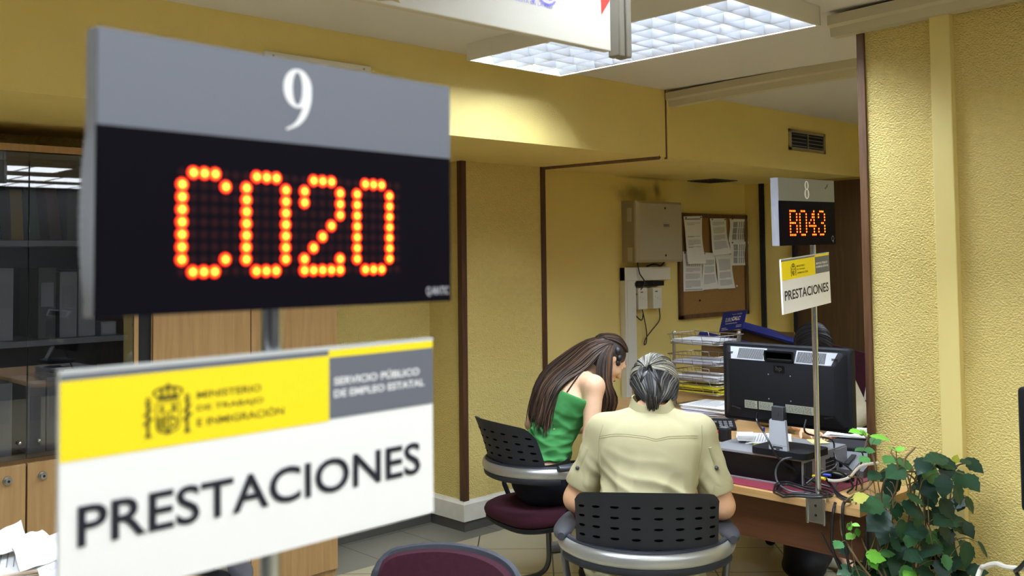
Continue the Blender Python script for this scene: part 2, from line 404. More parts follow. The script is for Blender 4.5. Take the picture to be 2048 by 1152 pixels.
def surfnet(F, lo, h):
    I = F < 0; nx, ny, nz = F.shape
    cs = [(i, j, k) for i in (0, 1) for j in (0, 1) for k in (0, 1)]
    sub = lambda A, c: A[c[0]:nx-1+c[0], c[1]:ny-1+c[1], c[2]:nz-1+c[2]]
    cnt = sum(sub(I, c).astype(np.int8) for c in cs); act = (cnt > 0) & (cnt < 8)
    idx = np.full(act.shape, -1, int); ids = np.argwhere(act); idx[act] = np.arange(len(ids))
    acc = np.zeros((len(ids), 3)); num = np.zeros(len(ids))
    for a in cs:
        for d in range(3):
            if a[d] == 1: continue
            b = list(a); b[d] = 1
            fa = F[ids[:, 0]+a[0], ids[:, 1]+a[1], ids[:, 2]+a[2]]; fb = F[ids[:, 0]+b[0], ids[:, 1]+b[1], ids[:, 2]+b[2]]
            m = (fa < 0) != (fb < 0); t = np.where(m, fa/np.where(m, fa-fb, 1), 0)
            p = np.array(a, float)[None]+np.zeros((len(ids), 3)); p[:, d] = t
            acc[m] += p[m]; num[m] += 1
    V = (ids+acc/num[:, None])*h+lo
    faces = []
    for d in range(3):
        e = [0, 0, 0]; e[d] = 1; o1, o2 = [(1, 2), (2, 0), (0, 1)][d]
        A = I[:nx-e[0], :ny-e[1], :nz-e[2]]; B = I[e[0]:, e[1]:, e[2]:]; m = A != B
        q = np.argwhere(m); q = q[(q[:, o1] > 0) & (q[:, o2] > 0)]
        q = q[(q[:, 0] < nx-1) & (q[:, 1] < ny-1) & (q[:, 2] < nz-1)]
        def at_(da, db):
            r = q.copy(); r[:, o1] -= da; r[:, o2] -= db; return idx[r[:, 0], r[:, 1], r[:, 2]]
        f = np.stack([at_(0, 0), at_(1, 0), at_(1, 1), at_(0, 1)], 1); fl = I[q[:, 0], q[:, 1], q[:, 2]]
        f[~fl] = f[~fl][:, ::-1]; faces.append(f)
    return V, np.concatenate(faces)
def relax(V, Fq, it=2, lam=.5):
    V = V.copy(); n = len(V)
    a = np.concatenate([Fq[:, i] for i in range(4)]); b = np.concatenate([Fq[:, (i+1) % 4] for i in range(4)])
    deg = np.bincount(a, minlength=n)+np.bincount(b, minlength=n)
    for _ in range(it):
        S = np.stack([np.bincount(a, V[b, d], n)+np.bincount(b, V[a, d], n) for d in range(3)], 1)
        V += lam*(S/np.maximum(deg, 1)[:, None]-V)
    return V
def normals(V, Fq):
    fn = np.cross(V[Fq[:, 2]]-V[Fq[:, 0]], V[Fq[:, 3]]-V[Fq[:, 1]]); N = np.zeros_like(V)
    for i in range(4): np.add.at(N, Fq[:, i], fn)
    return N/np.maximum(np.linalg.norm(N, axis=1, keepdims=True), 1e-12)
def skin_out(body, name, m, parent, clips=(), it=2, fold=None):
    V, Fq = body.mesh(clips); V = relax(V, Fq, it)
    if fold:
        N = normals(V, Fq)
        V = V + N*np.array([fold(Vector(p)) for p in V])[:, None]
        V = relax(V, Fq, 1)
    mb = MB(); mb.v = [Vector(p) for p in V]; mb.f = [tuple(int(i) for i in f) for f in Fq]; mb.mi = [0]*len(mb.f)
    o = mb.build(name, m, parent, 60, world=True)
    bvh = BVHTree.FromPolygons([tuple(p) for p in V], mb.f)
    return o, bvh
def hand(b, wrist, fwd, palm, side, size=1.0, curl=.5, spread=.12):
    """palm and five separate fingers; side=+1 puts the thumb on the left of fwd seen from the back of the hand"""
    w = Vector(wrist); f = Vector(fwd).normalized(); pn = Vector(palm); pn = (pn-f*pn.dot(f)).normalized()
    s = pn.cross(f).normalized()*side
    S = size
    for o in (-.028, -.010, .010, .027): b.cap(w+s*o*.7*S, w+f*.085*S+s*o*S, .015*S, .0125*S, k=.012)
    for i, (o, L) in enumerate(((.031, .072), (.0105, .082), (-.0105, .076), (-.031, .060))):
        p = w+f*.088*S+s*o*S; d = (f+s*(o/.03)*spread).normalized(); r = .0088*S
        ang = curl*.55
        for k, l in enumerate((.46, .30, .24)):
            q = p+d*L*l*S; b.cap(p, q, r, r*.93, k=.003); p = q; r *= .93
            ang2 = curl*(.75 if k == 0 else .6); d = (d*math.cos(ang2)+pn*math.sin(ang2)).normalized()
    p = w+f*.025*S+s*.026*S; d = (f*.75+s*.65+pn*.25).normalized(); r = .0105*S
    for l in (.042, .032, .026):
        q = p+d*l*S; b.cap(p, q, r, r*.92, k=.006); p = q; r *= .92; d = (d+f*.35+pn*.15*curl).normalized()
# ------------------------------------------------------------------ the room
ZC, ZS = 2.655, 2.245          # ceiling, underside of the soffit
YW, YB, YCOL, YS = 4.83, 4.64, 4.51, 3.60
XCOL, XT, XE, XR = 3.885, 4.60, 7.20, 3.80
struct('floor', MB().box(-3, XE, -4, YW, -.1, 0), floormat, 'beige floor tiles laid on the diagonal with a grey border along the wall')
struct('ceiling', MB().box(-3, XE+.1, -4, YW, ZC, ZC+.1), ceilmat)
struct('wall_left', MB().box(-3, XCOL+.02, YW, YW+.12, 0, ZC), plaster)
struct('wall_column', MB().box(XCOL, XT+.02, YCOL, YW+.1, 0, ZS+.02), plaster)
struct('wall_back', MB().box(XT, XE, YB, YB+.12, 0, ZS+.02), backwall)
struct('wall_inner', MB().box(XE, XE+.12, -.6, YW, 0, ZC), smoothwall)
sf = MB(); sf.box(-3, XE, YS, YW+.05, ZS, ZC+.02); struct('wall_soffit', sf, smoothwall)
greywall = mat('grey_rear_paint', (74, 74, 76), .7)
struct('wall_west', MB().box(-3.1, -3, -4, YW, 0, ZC), greywall)
struct('wall_rear', MB().box(-3, XE, -4.1, -4, 0, ZC), greywall)
struct('wall_right', MB().box(XR, XR+.10, -.7, 1.872, 0, ZC), plaster)
struct('wall_partition', MB().box(XR+.1, XE, -.7, -.6, 0, ZC), smoothwall)
# smooth painted board standing on the stucco of the right wall
a = on_x(1868, 300, XR-.02); b = on_x(1902, 150, XR-.035)
struct('trim_1', MB().box(XR-.035, XR+.005, b.y, a.y, 0, ZC, .004), smoothpaint, 'smooth yellow board running up the stucco wall')
struct('trim_2', MB().box(XR-.012, XR+.11, 1.86, 1.893, 0, ZC, .003), woodtrim2, 'brown wooden edge of the right wall')
struct('trim_3', MB().box(XCOL-.012, XCOL+.03, YCOL-.012, YCOL+.03, .18, ZS, .003), woodtrim, 'dark wooden edge on the column corner beside the baseboard')
struct('trim_4', MB().box(XT-.028, XT+.012, YCOL-.012, YCOL+.03, .18, ZS, .003), woodtrim, 'dark wooden edge on the second corner of the column')
# wooden track across the underside of the soffit and up its face
tr = MB(); A = Vector((XT, YCOL, ZS)); B_ = on_z(1329, 312, ZS); B_.y = YS
tr.tube([A+Vector((0, 0, -.004)), B_+Vector((0, 0, -.004))], .014, 4); struct('trim_5', tr, woodtrim2, 'wooden track crossing the underside of the soffit')
xt = on_y(1334, 250, YS).x
struct('trim_6', MB().box(xt-.012, xt+.022, YS-.012, YS+.01, ZS-.012, ZC, .002), smoothwall)
struct('trim_7', MB().box(xt-.018, xt-.010, YS-.007, YS+.01, ZS-.012, ZC), woodtrim2)
# side wall features
y1, y2 = on_x(1522, 500, XE).y, on_x(1531, 500, XE).y
struct('trim_8', MB().box(XE-.02, XE+.01, y2, y1, 0, ZS, .002), dark, 'black upright strip on the far side wall')
y3 = on_x(1596, 500, XE).y
d = struct('door_1', MB().box(XE-.03, XE+.02, .4, y3, 0, ZS-.02, .003), doorwood, 'dark brown wooden partition behind the clerk')
struct('trim_9', MB().box(XE-.045, XE+.01, y3-.005, y3+.03, 0, ZS, .002), dark)
def bboard(name, segs, z0, z1, th, m):
    mb = MB()
    for (xa, ya), (xb, yb) in segs:
        t = Vector((xb-xa, yb-ya, 0)).normalized(); n = Vector((t.y, -t.x, 0))
        p = [Vector((xa, ya, 0)), Vector((xb, yb, 0))]
        prof = [(0, z0), (th, z0), (th, z1-.022), (th*.7, z1-.016), (th*.35, z1), (0, z1)]
        R_ = []
        for q, s in ((p[0], -1), (p[1], 1)):
            R_.append([q+n*o+Vector((0, 0, z)) for o, z in prof])
        mb.loft(R_)
    return struct(name, mb, m)
o_ = .022
bboard('baseboard_left', [((-3, YW), (XCOL, YW))], .062, .185, o_, baseb)
bb = MB()
# the two visible faces of the column, mitred round the corner
prof = [(0, .062), (o_, .062), (o_, .163), (o_*.7, .169), (o_*.35, .185), (0, .185)]
bb.loft([[Vector((XCOL-q, YW, z)) for q, z in prof], [Vector((XCOL-q, YCOL-q, z)) for q, z in prof], [Vector((XT, YCOL-q, z)) for q, z in prof]])
struct('baseboard_column', bb, baseb, 'scuffed white baseboard round the column foot')
kb = MB(); kb.box(-3, XCOL, YW-.012, YW, 0, .062); kb.box(XCOL-.012, XCOL, YCOL-.012, YW, 0, .062); kb.box(XCOL, XT, YCOL-.012, YCOL, 0, .062)
struct('baseboard_tile', kb, mat('skirting_tile', (84, 82, 76), .35), 'dark tile skirting under the white baseboard')
bboard('baseboard_back', [((XT, YB), (XE, YB))], 0, .12, .015, baseb)
# rails on the ceiling
def rail(name, x, ya, yb, label):
    mb = MB(); prof = [(-.03, 0), (-.03, -.04), (-.01, -.05), (-.004, -.085), (.05, -.085), (.055, -.05), (.055, 0)]
    n = 14; rs = []
    for i in range(n+1):
        t = i/n; y = ya+(yb-ya)*t; dz = -.02*max(0, 1-t*2.6)**2
        rs.append([Vector((x+u, y, ZC+v+dz)) for u, v in prof])
    mb.loft(rs); return struct(name, mb, greyrail, label, smooth=25)
rail('trim_10', on_z(1340, 185, ZC-.02).x+.02, YS-.01, .6, 'grey curtain rail along the ceiling beside the yellow soffit')
rail('trim_11', 3.745, 1.98, -1.5, 'cream ceiling duct above the stucco wall')
# small things on the soffit
p1 = on_y(525, 105, YS); p2 = on_y(738, 135, YS)
t = thing('mounting_strip', 'white plastic mounting strip with two screws on the yellow soffit above the big sign', 'bracket', ((p1.x+p2.x)/2, YS, 2.505))
hw = (p2.x-p1.x)/2
MB().box(-hw, hw, -.018, 0, -.025, .012, .003).build('strip_body', whitepl, t)
for sx in (-.85, .85):
    MB().cyl((sx*hw, -.0195, -.004), (sx*hw, -.017, -.004), .005, 10).build('screw', steel, t)
p1 = on_y(1576, 259, YS); p2 = on_y(1649, 307, YS)
t = thing('air_vent', 'grey metal air vent with black slats on the far yellow soffit', 'vent', ((p1.x+p2.x)/2, YS, (p1.z+p2.z)/2))
hw, hh = (p2.x-p1.x)/2, .075
fr = MB()
for x0, x1, z0, z1 in ((-hw, hw, hh-.022, hh), (-hw, hw, -hh, -hh+.022), (-hw, -hw+.03, -hh, hh), (hw-.03, hw, -hh, hh)): fr.box(x0, x1, -.012, 0, z0, z1, .002)
fr.build('vent_frame', steel, t); MB().box(-hw+.01, hw-.01, -.003, -.001, -hh+.01, hh-.01).build('vent_back', dark, t)
for i in range(4):
    z = -hh+.036+i*.026; MB().obox((0, -.007, z), (2*hw-.06, .012, .003), Matrix.Rotation(.5, 3, 'X')).build('slat', greypl, t)
MB().box(-.006, .006, -.012, -.002, -hh+.02, hh-.02).build('mullion', steel, t)
p = on_z(1425, 361, ZS)
t = thing('ceiling_grille', 'small dark grille set in the underside of the soffit above the cork board', 'vent', (p.x, p.y, ZS))
MB().box(-.16, .16, -.13, .13, -.006, 0, .002).build('grille_plate', darkgrey, t)
g = MB()
for i in range(7): g.box(-.14, .14, -.11+i*.035, -.095+i*.035, -.010, -.004)
g.build('grille_bars', dark, t)

# ------------------------------------------------------------------ ceiling lights: louvred fluorescent boxes
def ceiling_light(name, label, x0, x1, y0, y1, z0):
    cx, cy = (x0+x1)/2, (y0+y1)/2; hx, hy = (x1-x0)/2, (y1-y0)/2; H = ZC-z0
    t = thing(name, label, 'ceiling light', (cx, cy, z0), 0, 'louvred ceiling lights')
    fm = MB(); w = .012
    for a in ((-hx, -hx+w, -hy, hy), (hx-w, hx, -hy, hy), (-hx, hx, -hy, -hy+w), (-hx, hx, hy-w, hy)): fm.box(a[0], a[1], a[2], a[3], 0, H, .001)
    fm.build('housing', lampwhite, t)
    MB().box(-hx+w, hx-w, -hy+w, hy-w, H-.012, H-.004).build('reflector', louver, t)
    for k in range(4):
        x = -hx+(k+.5)*2*hx/4
        MB().cyl((x, -hy+.04, H*.75), (x, hy-.03, H*.75), .011, 12).build('tube', tube_emit, t)
    NX, NY = 4, 12
    lg = MB()
    def blade(a, b, side, top, zb, zt):       # a hollow wedge: thin at the bottom, wide at the top, curved like a parabola
        a, b, s = Vector(a), Vector(b), Vector(side)
        prof = [(.0015, zb), (top*.25, zb+(zt-zb)*.25), (top*.55, zb+(zt-zb)*.6), (top, zt)]
        ring = [(-u, z) for u, z in prof[::-1]]+[(u, z) for u, z in prof]
        lg.loft([[a+s*u+Vector((0, 0, z)) for u, z in ring], [b+s*u+Vector((0, 0, z)) for u, z in ring]])
    for k in range(1, NX):
        x = -hx+w+k*(2*hx-2*w)/NX; blade((x, -hy+w, 0), (x, hy-w, 0), (1, 0, 0), .030, .004, H*.60)
    for k in range(1, NY):
        y = -hy+w+k*(2*hy-2*w)/NY; blade((-hx+w, y, 0), (hx-w, y, 0), (0, 1, 0), .018, .004, H*.52)
    for s in (-1, 1):                          # sloping side reflectors
        lg.add([(s*(hx-w), -hy+w, .004), (s*(hx-w), hy-w, .004), (s*(hx-w-.040), hy-w, H*.7), (s*(hx-w-.040), -hy+w, H*.7)], [(0, 1, 2, 3)])
    lg.build('louvre', louver, t, 30)
    return t
zl = 2.575
e1 = on_z(943.4, 119, zl); e2 = on_z(1119.7, 153.7, zl); e3 = on_z(1630, 48, zl)
L1 = ceiling_light('ceiling_light', 'louvred ceiling light above the desk, the only one in view', e1.x, e2.x, e3.y, e2.y, zl)
del L1['group']
lcx, lcy = (e1.x+e2.x)/2, (e3.y+e2.y)/2
for x, y, rz in ((.35, 2.0, 0), (-1.6, 2.0, 0), (2.0, 1.9, 0)):  # unseen lights added to brighten the walls, column and visitors
    copy_tree(L1, Matrix.Translation((x, y, zl)), 'louvred ceiling light above the visitors\' side of the room, out of view', 'added louvred fill lights above the visitors')
def opal_light(label, x, y):
    t = thing('ceiling_light', label, 'ceiling light', (x, y, zl), 0, 'opal ceiling lights behind the camera')
    fm = MB(); hx, hy, H, w = .76, .31, ZC-zl, .012
    for a in ((-hx, -hx+w, -hy, hy), (hx-w, hx, -hy, hy), (-hx, hx, -hy, -hy+w), (-hx, hx, hy-w, hy)): fm.box(a[0], a[1], a[2], a[3], 0, H, .001)
    fm.build('housing', lampwhite, t); MB().box(-hx+w, hx-w, -hy+w, hy-w, .006, .012).build('diffuser', opal, t)
    for k in (-1, 0, 1): MB().box(k*.38-.012, k*.38+.012, -hy+w, hy-w, 0, .014).build('cross_bar', lampwhite, t)
    return t
O1 = opal_light('opal ceiling light behind the camera, seen only mirrored in the bookcase glass', 1.72, .1)
for x, y in ((.05, .1), (2.75, -1.5), (1.1, -1.5), (-.6, -1.5), (3.4, -2.6), (1.75, -2.6), (.1, -2.6), (4.0, -3.6), (2.35, -3.6)): copy_tree(O1, Matrix.Translation((x, y, zl)))
for x, y in ((4.72, .85), (6.4, 2.2)):  # unseen lights added as fill for the back recess and clerk area
    copy_tree(L1, Matrix.Translation((x, y, zl)), 'added louvred fill light over the clerk room, out of view behind the stucco wall', 'added louvred fill lights behind the stucco wall')

# ------------------------------------------------------------------ queue sign stands
def digit9(mb, fr, u, v, H, d):
    # heavy serif figure nine: bowl with a narrow counter, tail sweeping to the lower left
    R_ = H*.30; cx, cy = u, v+H*.19
    out = ell(cx, cy, H*.265, H*.31, 40); inn = ell(cx-.006*H, cy, H*.095, H*.262, 40)
    n = 40; vs = [fr(a, b, d) for a, b in out]+[fr(a, b, d) for a, b in inn]; mb.add(vs, [(i, (i+1) % n, n+(i+1) % n, n+i) for i in range(n)])
    o = [(cx+H*.262, cy-H*.02), (cx+H*.25, cy-H*.20), (cx+H*.17, cy-H*.42), (cx+H*.02, cy-H*.58), (cx-H*.20, cy-H*.68)]
    i_ = [(cx+H*.12, cy-H*.02), (cx+H*.115, cy-H*.20), (cx+H*.05, cy-H*.40), (cx-H*.06, cy-H*.56), (cx-H*.22, cy-H*.655)]
    O = [(p.x, p.y) for p in spline([(a, b, 0) for a, b in o], 6)]; I_ = [(p.x, p.y) for p in spline([(a, b, 0) for a, b in i_], 6)]
    m = len(O); mb.add([fr(a, b, d+.0002) for a, b in O]+[fr(a, b, d+.0002) for a, b in I_], [(k, k+1, m+k+1, m+k) for k in range(m-1)])
def digit8(mb, fr, u, v, H, d):
    for cy, a, b, ia, ib in ((v+H*.24, H*.23, H*.26, H*.085, H*.20), (v-H*.22, H*.27, H*.30, H*.10, H*.23)):
        out = ell(u, cy, a, b, 32); inn = ell(u, cy, ia, ib, 32); n = 32
        mb.add([fr(p, q, d) for p, q in out]+[fr(p, q, d) for p, q in inn], [(i, (i+1) % n, n+(i+1) % n, n+i) for i in range(n)])
GLY = {'C': '.###. #...# #.... #.... #.... #.... #.... #...# .###.', '0': '.###. #...# #...# #...# #...# #...# #...# #...# .###.',
       '2': '.###. #...# #...# ....# ...#. ..#.. .#... #...# #####', 'B': '####. #...# #...# #...# ####. #...# #...# #...# ####.',
       '4': '...#. ..##. ..##. .#.#. #..#. ##### ...#. ...#. ..###', '3': '.###. #...# #...# ....# ..##. ....# #...# #...# .###.'}
def emblem(mb, fr, u, v, H, d):
    pr = lambda poly: mb.prism(poly, d, d+.0003, fr)
    S = lambda pts: [(u+a*H, v+b*H) for a, b in pts]
    def ring(cx, cy, a, b, ia, ib, n=20):
        mb.add([fr(u+p*H, v+q*H, d) for p, q in ell(cx, cy, a, b, n)]+[fr(u+p*H, v+q*H, d) for p, q in ell(cx, cy, ia, ib, n)], [(i, (i+1) % n, n+(i+1) % n, n+i) for i in range(n)])
    # crown: band, arches, orb and cross
    pr(S([(-.20, .18), (.20, .18), (.22, .24), (-.22, .24)]))
    for cx in (-.19, -.07, .07, .19): ring(cx, .325, .095, .085, .062, .055)
    ring(0, .33, .31, .115, .285, .09, 28)
    pr(S([(-.016, .36), (.016, .36), (.016, .5), (-.016, .5)])); pr(S([(-.045, .44), (.045, .44), (.045, .465), (-.045, .465)]))
    # shield outline with four quarters and a centre oval
    sh = [(-.24, .14), (.24, .14), (.24, -.30), (.20, -.40), (0, -.47), (-.20, -.40), (-.24, -.30)]
    inn = [(a*.9, b*.92) for a, b in sh]; n = len(sh)
    mb.add([fr(*p, d) for p in S(sh)]+[fr(*p, d) for p in S(inn)], [(i, (i+1) % n, n+(i+1) % n, n+i) for i in range(n)])
    pr(S([(-.15, -.06), (-.09, -.06), (-.09, .09), (-.15, .09)]))
    pr(S([(.06, -.05), (.17, -.05), (.15, .04), (.17, .09), (.06, .09), (.09, .04)]))
    for k in range(5): pr(S([(-.21+k*.04, -.36), (-.19+k*.04, -.36), (-.19+k*.04, -.12), (-.21+k*.04, -.12)]))
    ring(.10, -.24, .09, .11, .05, .06); ring(0, -.10, .055, .075, .03, .05); pr(S([(-.05, -.42), (.06, -.42), (.03, -.33), (-.02, -.33)]))
    # two columns with ribbons
    for s in (-1, 1):
        x = .39*s
        pr(S([(x-.07, -.48), (x+.07, -.48), (x+.05, -.42), (x-.05, -.42)])); pr(S([(x-.03, -.42), (x+.03, -.42), (x+.03, .12), (x-.03, .12)]))
        pr(S([(x-.06, .12), (x+.06, .12), (x+.06, .16), (x-.06, .16)])); ring(x, .215, .05, .05, .02, .02)
        pr(S([(x-.10, -.10), (x+.08, .02), (x+.09, .07), (x-.09, -.05)])); pr(S([(x-.08, -.26), (x+.10, -.15), (x+.09, -.10), (x-.10, -.21)]))
def queue_stand(label, number, code, base, top, bc, byaw, broll, pc, pyaw, proll, grey, clampz, maker, M0):
    t = thing('queue_sign_stand', label, 'sign', M=Matrix.Translation(base))
    B0, T0 = Vector(base), Vector(top)
    pm = MB(); pm.cyl(B0+(T0-B0)*(-.03), T0, .0105, 20); pm.build('pole', chrome, t, world=True)
    # clamp on the edge of the desk
    cl = MB(); q = B0
    cl.box(q.x-.022, q.x+.020, q.y-.034, q.y+.034, clampz-.085, clampz+.012, .004)
    ck = cl.build('clamp', steel, t, world=True)
    cc = MB()
    for sy in (-.034, .034): cc.cyl((q.x-.024, q.y+sy*.8-.012, clampz+.016), (q.x-.024, q.y+sy*.8+.012, clampz+.016), .007, 10); cc.box(q.x-.026, q.x-.016, q.y+sy-.005, q.y+sy+.005, clampz-.088, clampz+.014, .002)
    cc.build('clamp_flange', chrome, ck, world=True)
    ch = MB()
    for z in (-.02, -.055): ch.cyl((q.x-.0235, q.y, clampz+z), (q.x-.021, q.y, clampz+z), .005, 10)
    ch.build('clamp_screw', dark, ck, world=True)
    def frame(c, yaw, roll):
        ex = Vector((math.cos(yaw), math.sin(yaw), 0)); ez = Vector((0, 0, 1)); n = Vector((math.sin(yaw), -math.cos(yaw), 0))
        a = math.cos(roll)*ex+math.sin(roll)*ez; b = -math.sin(roll)*ex+math.cos(roll)*ez; c = Vector(c)
        return lambda u, v, d=0: c+a*u+b*v+n*d        # d is towards the reader
    # ---- display
    fr = frame(bc, byaw, broll); w, h = .405, .243
    hb = MB()
    for sgn in (-1, 1):
        pass
    # housing: the sides bulge a little below the header band
    n = 16; rings = []
    for i in range(n+1):
        v = -h/2+h*i/n; k = i/n; bul = .006*math.sin(math.pi*min(1, max(0, k/.68))) if k < .68 else 0
        rings.append([fr(-w/2-bul*.3, v, -.001), fr(w/2+bul*.3, v, -.001), fr(w/2+bul+.002, v, -.012), fr(w/2-.006, v, -.034), fr(-w/2+.006, v, -.034), fr(-w/2-bul-.002, v, -.012)])
    hb.loft(rings); hs = hb.build('display_housing', signside, t, 40, world=True)
    for s in (-1, 1):
        for i in range(18):
            v = -h/2+.012+i*.0078; k = (v+h/2)/h; e = w/2+.0012+.006*math.sin(math.pi*min(1, k/.68))
            rb = MB().prism([(s*(e-.004), v), (s*e, v), (s*e, v+.004), (s*(e-.004), v+.004)], -.015, -.009, fr)
            rb.build('side_rib', signside, hs, world=True)
    MB().prism([(-w/2, -h/2), (w/2, -h/2), (w/2, h/2-.082), (-w/2, h/2-.082)], -.001, .0015, fr).build('display_window', signblack, hs, world=True)
    MB().prism([(-w/2, h/2-.082), (w/2, h/2-.082), (w/2, h/2), (-w/2, h/2)], -.001, .0015, fr).build('header_band', grey, hs, world=True)
    nm = MB(); (digit9 if number == '9' else digit8)(nm, fr, M0['nu'], h/2-.0395, .062 if number == '9' else .066, .0019)
    nm.build('counter_number', whiteink, hs, 0, world=True)
    # light-emitting dots
    PX, PY = M0['px'], M0['py']; u0, v0 = M0['u0'], M0['v0']; rr = M0['r']
    lit = set()
    for ci, chr_ in enumerate(code):
        mb = MB(); rows = GLY[chr_].split()
        for ry, row in enumerate(rows):
            for cx, q_ in enumerate(row):
                if q_ != '#': continue
                u = u0+(ci*6+cx)*PX; v = v0-ry*PY; lit.add((ci*6+cx, ry))
                for rad, dd, mi in ((1.0, .0021, 2), (.74, .0026, 1), (.42, .0031, 0)):
                    mb.cur = mi; mb.add([fr(u+rad*rr*math.cos(k*math.pi/6), v+rad*rr*math.sin(k*math.pi/6), dd) for k in range(12)], [tuple(range(12))])
        mb.build('led_character', [led_core, led_mid, led_rim], hs, 0, world=True)
    mb = MB()
    for cx in range(24):
        for ry in range(9):
            if (cx, ry) in lit: continue
            u = u0+cx*PX; v = v0-ry*PY
            mb.add([fr(u+.7*rr*math.cos(k*math.pi/4), v+.7*rr*math.sin(k*math.pi/4), .0019) for k in range(8)], [tuple(range(8))])
    mb.build('unlit_dots', led_off, hs, 0, world=True)
    if maker == 'full': lettering('maker_mark', 'Q-MATIC', .012, inklight, hs, fr, .165, -h/2+.008, .0019, bold=.0004, fit=.034)
    else:
        q_ = MB(); n = 20
        q_.add([fr(a, b, .0019) for a, b in ell(.18, -h/2+.022, .009, .011, n)]+[fr(a, b, .0019) for a, b in ell(.18, -h/2+.022, .007, .009, n)], [(i, (i+1) % n, n+(i+1) % n, n+i) for i in range(n)])
        q_.prism([(.181, -h/2+.016), (.183, -h/2+.017), (.186, -h/2+.008), (.184, -h/2+.007)], .0015, .002, fr); q_.build('maker_mark', inklight, hs, 0, world=True)
        q_ = MB(); q_.prism([(.13, h/2-.03), (.15, h/2-.018), (.155, h/2-.022), (.135, h/2-.034)], .0015, .0019, fr); q_.prism([(.145, h/2-.016), (.158, h/2-.014), (.15, h/2-.026)], .0015, .0019, fr); q_.build('sticker', darkgrey, hs, 0, world=True)
    # ---- placard
    fr = frame(pc, pyaw, proll); w, h = .405, .19
    pl = MB().prism([(-w/2, -h/2), (w/2, -h/2), (w/2, h/2), (-w/2, h/2)], -.006, 0, fr).build('placard', signwhite, t, world=True)
    MB().prism([(-w/2-.001, h/2-.0005), (w/2+.001, h/2-.0005), (w/2+.001, h/2+.003), (-w/2-.001, h/2+.003)], -.006, .001, fr).build('acrylic_top_edge', acrylic, pl, world=True)
    ub = -w/2+M0.get('split', .73)*w; yb = h/2-.072
    MB().prism([(-w/2, yb), (ub, yb), (ub, h/2-.006), (-w/2, h/2-.006)], 0, .0008, fr).build('yellow_band', signyellow, pl, world=True)
    MB().prism([(ub, yb+.002), (w/2, yb+.002), (w/2, h/2-.008), (ub, h/2-.008)], 0, .0008, fr).build('grey_band', signgrey, pl, world=True)
    MB().prism([(-w/2, h/2-.006), (ub, h/2-.006), (ub, h/2), (-w/2, h/2)], 0, .0008, fr).build('grey_rule', signgrey, pl, world=True)
    MB().prism([(ub, h/2-.008), (w/2, h/2-.008), (w/2, h/2), (ub, h/2)], 0, .0009, fr).build('yellow_rule', signyellow, pl, world=True)
    em = MB(); emblem(em, fr, -.1095, h/2-.0395, .047, .0012); em.build('coat_of_arms', emblemink, pl, 0, world=True)
    for k, (s, fw) in enumerate((('MINISTERIO', .0663), ('DE TRABAJO', .0685), ('E INMIGRACIÓN', .0914))):
        lettering('ministry_lettering', s, .0125, emblemink, pl, fr, -.0818, h/2-.0332-k*.0125, .0012, bold=.0002, fit=fw, fith=.0066+(.0022 if k else 0)*(k == 2))
    for k, (s, fw) in enumerate((('SERVICIO PÚBLICO', .98), ('DE EMPLEO ESTATAL', 1.04))):
        lettering('service_lettering', s, .0105, whiteink, pl, fr, ub+.006, h/2-.0365-k*.0126, .0012, bold=.0003, fit=fw*(w/2-ub)*.83, fith=.0076+(.002 if k == 0 else 0))
    lettering('service_name', 'PRESTACIONES', .05, signink, pl, fr, -.188, -h/2+.046, .0012, bold=.0007, fit=.371, fith=.0345)
    return t
queue_stand('large counter nine display reading C020 over a PRESTACIONES placard, nearest the camera', '9', 'C020',
    (.500, .884, .70), (.496, .866, 1.66), (.5086, .8332, 1.7244), .0631, -.0061, (.4881, .8463, 1.4632), .0394, .0005, signgrey, .73, 'full',
    dict(nu=-.004, px=.01082, py=.0111, u0=-.126, v0=.004, r=.0059, split=.655))
queue_stand('distant counter eight display reading B043 on a chrome pole clamped to the far desk', '8', 'B043',
    (3.352, 1.871, .70), (3.325, 1.853, 1.74), (3.2646, 1.8367, 1.8032), .0079, .0154, (3.2314, 1.8276, 1.5454), .09, .0604, signgrey8, .735, 'q',
    dict(nu=-.005, px=.01136, py=.0108, u0=-.130, v0=.003, r=.0043, split=.685))

# ------------------------------------------------------------------ hanging sign at the top edge
HY = 1.673
fr = lambda u, v, d=0: Vector((u, HY-d, v))
t = thing('hanging_sign', 'white hanging panel with lilac lettering and a red arrow, cut by the top edge', 'sign', (1.3, HY, ZC))
MB().box(.45, 1.972, HY, HY+.025, 2.195, 2.55, .003).build('panel', mat('hanging_panel_cream', (180, 175, 160), .5), t, world=True)
q = on_y(1243, 60, HY)
for k, dx in enumerate((-.012, .016)):
    MB().box(q.x+dx-.010, q.x+dx+.013, HY-.012, HY+.03, 2.185, ZC, .004).build('post', mat('post_metal', (132, 126, 112), .35, metal=.5) if k == 0 else MATS['post_metal'], t, world=True)
def P2(x, y): p = on_y(x, y, HY); return (p.x, p.z)
a = P2(1203, 29); b = P2(1218, 3)
MB().prism([a, (b[0], b[1]), (b[0]+.004, b[1]+.01), (a[0]+.0, a[1]+.12), (a[0]-.002, a[1]+.05)], 0, .001, fr).build('red_arrow', redm, t, world=True)
u, v = P2(1112, 9)
lettering('lettering', 'redtrabaj@', .07, lilacink, t, fr, u-.33, v+.006, .001, bold=.0006, fit=.33)
u, v = P2(1104, 9)
lettering('small_lettering', 'TU RESPUESTA EN LA RED', .012, lilacink, t, fr, u-.19, v-.012, .001, fit=.19)
a = P2(745, 0); b = P2(800, 6)
MB().prism([(a[0], a[1]+.012), (a[0]+.012, a[1]), (b[0]-.02, b[1]+.002), (b[0], b[1]), (b[0]-.01, b[1]+.012)], 0, .001, fr).build('gold_mark', gold, t, world=True)
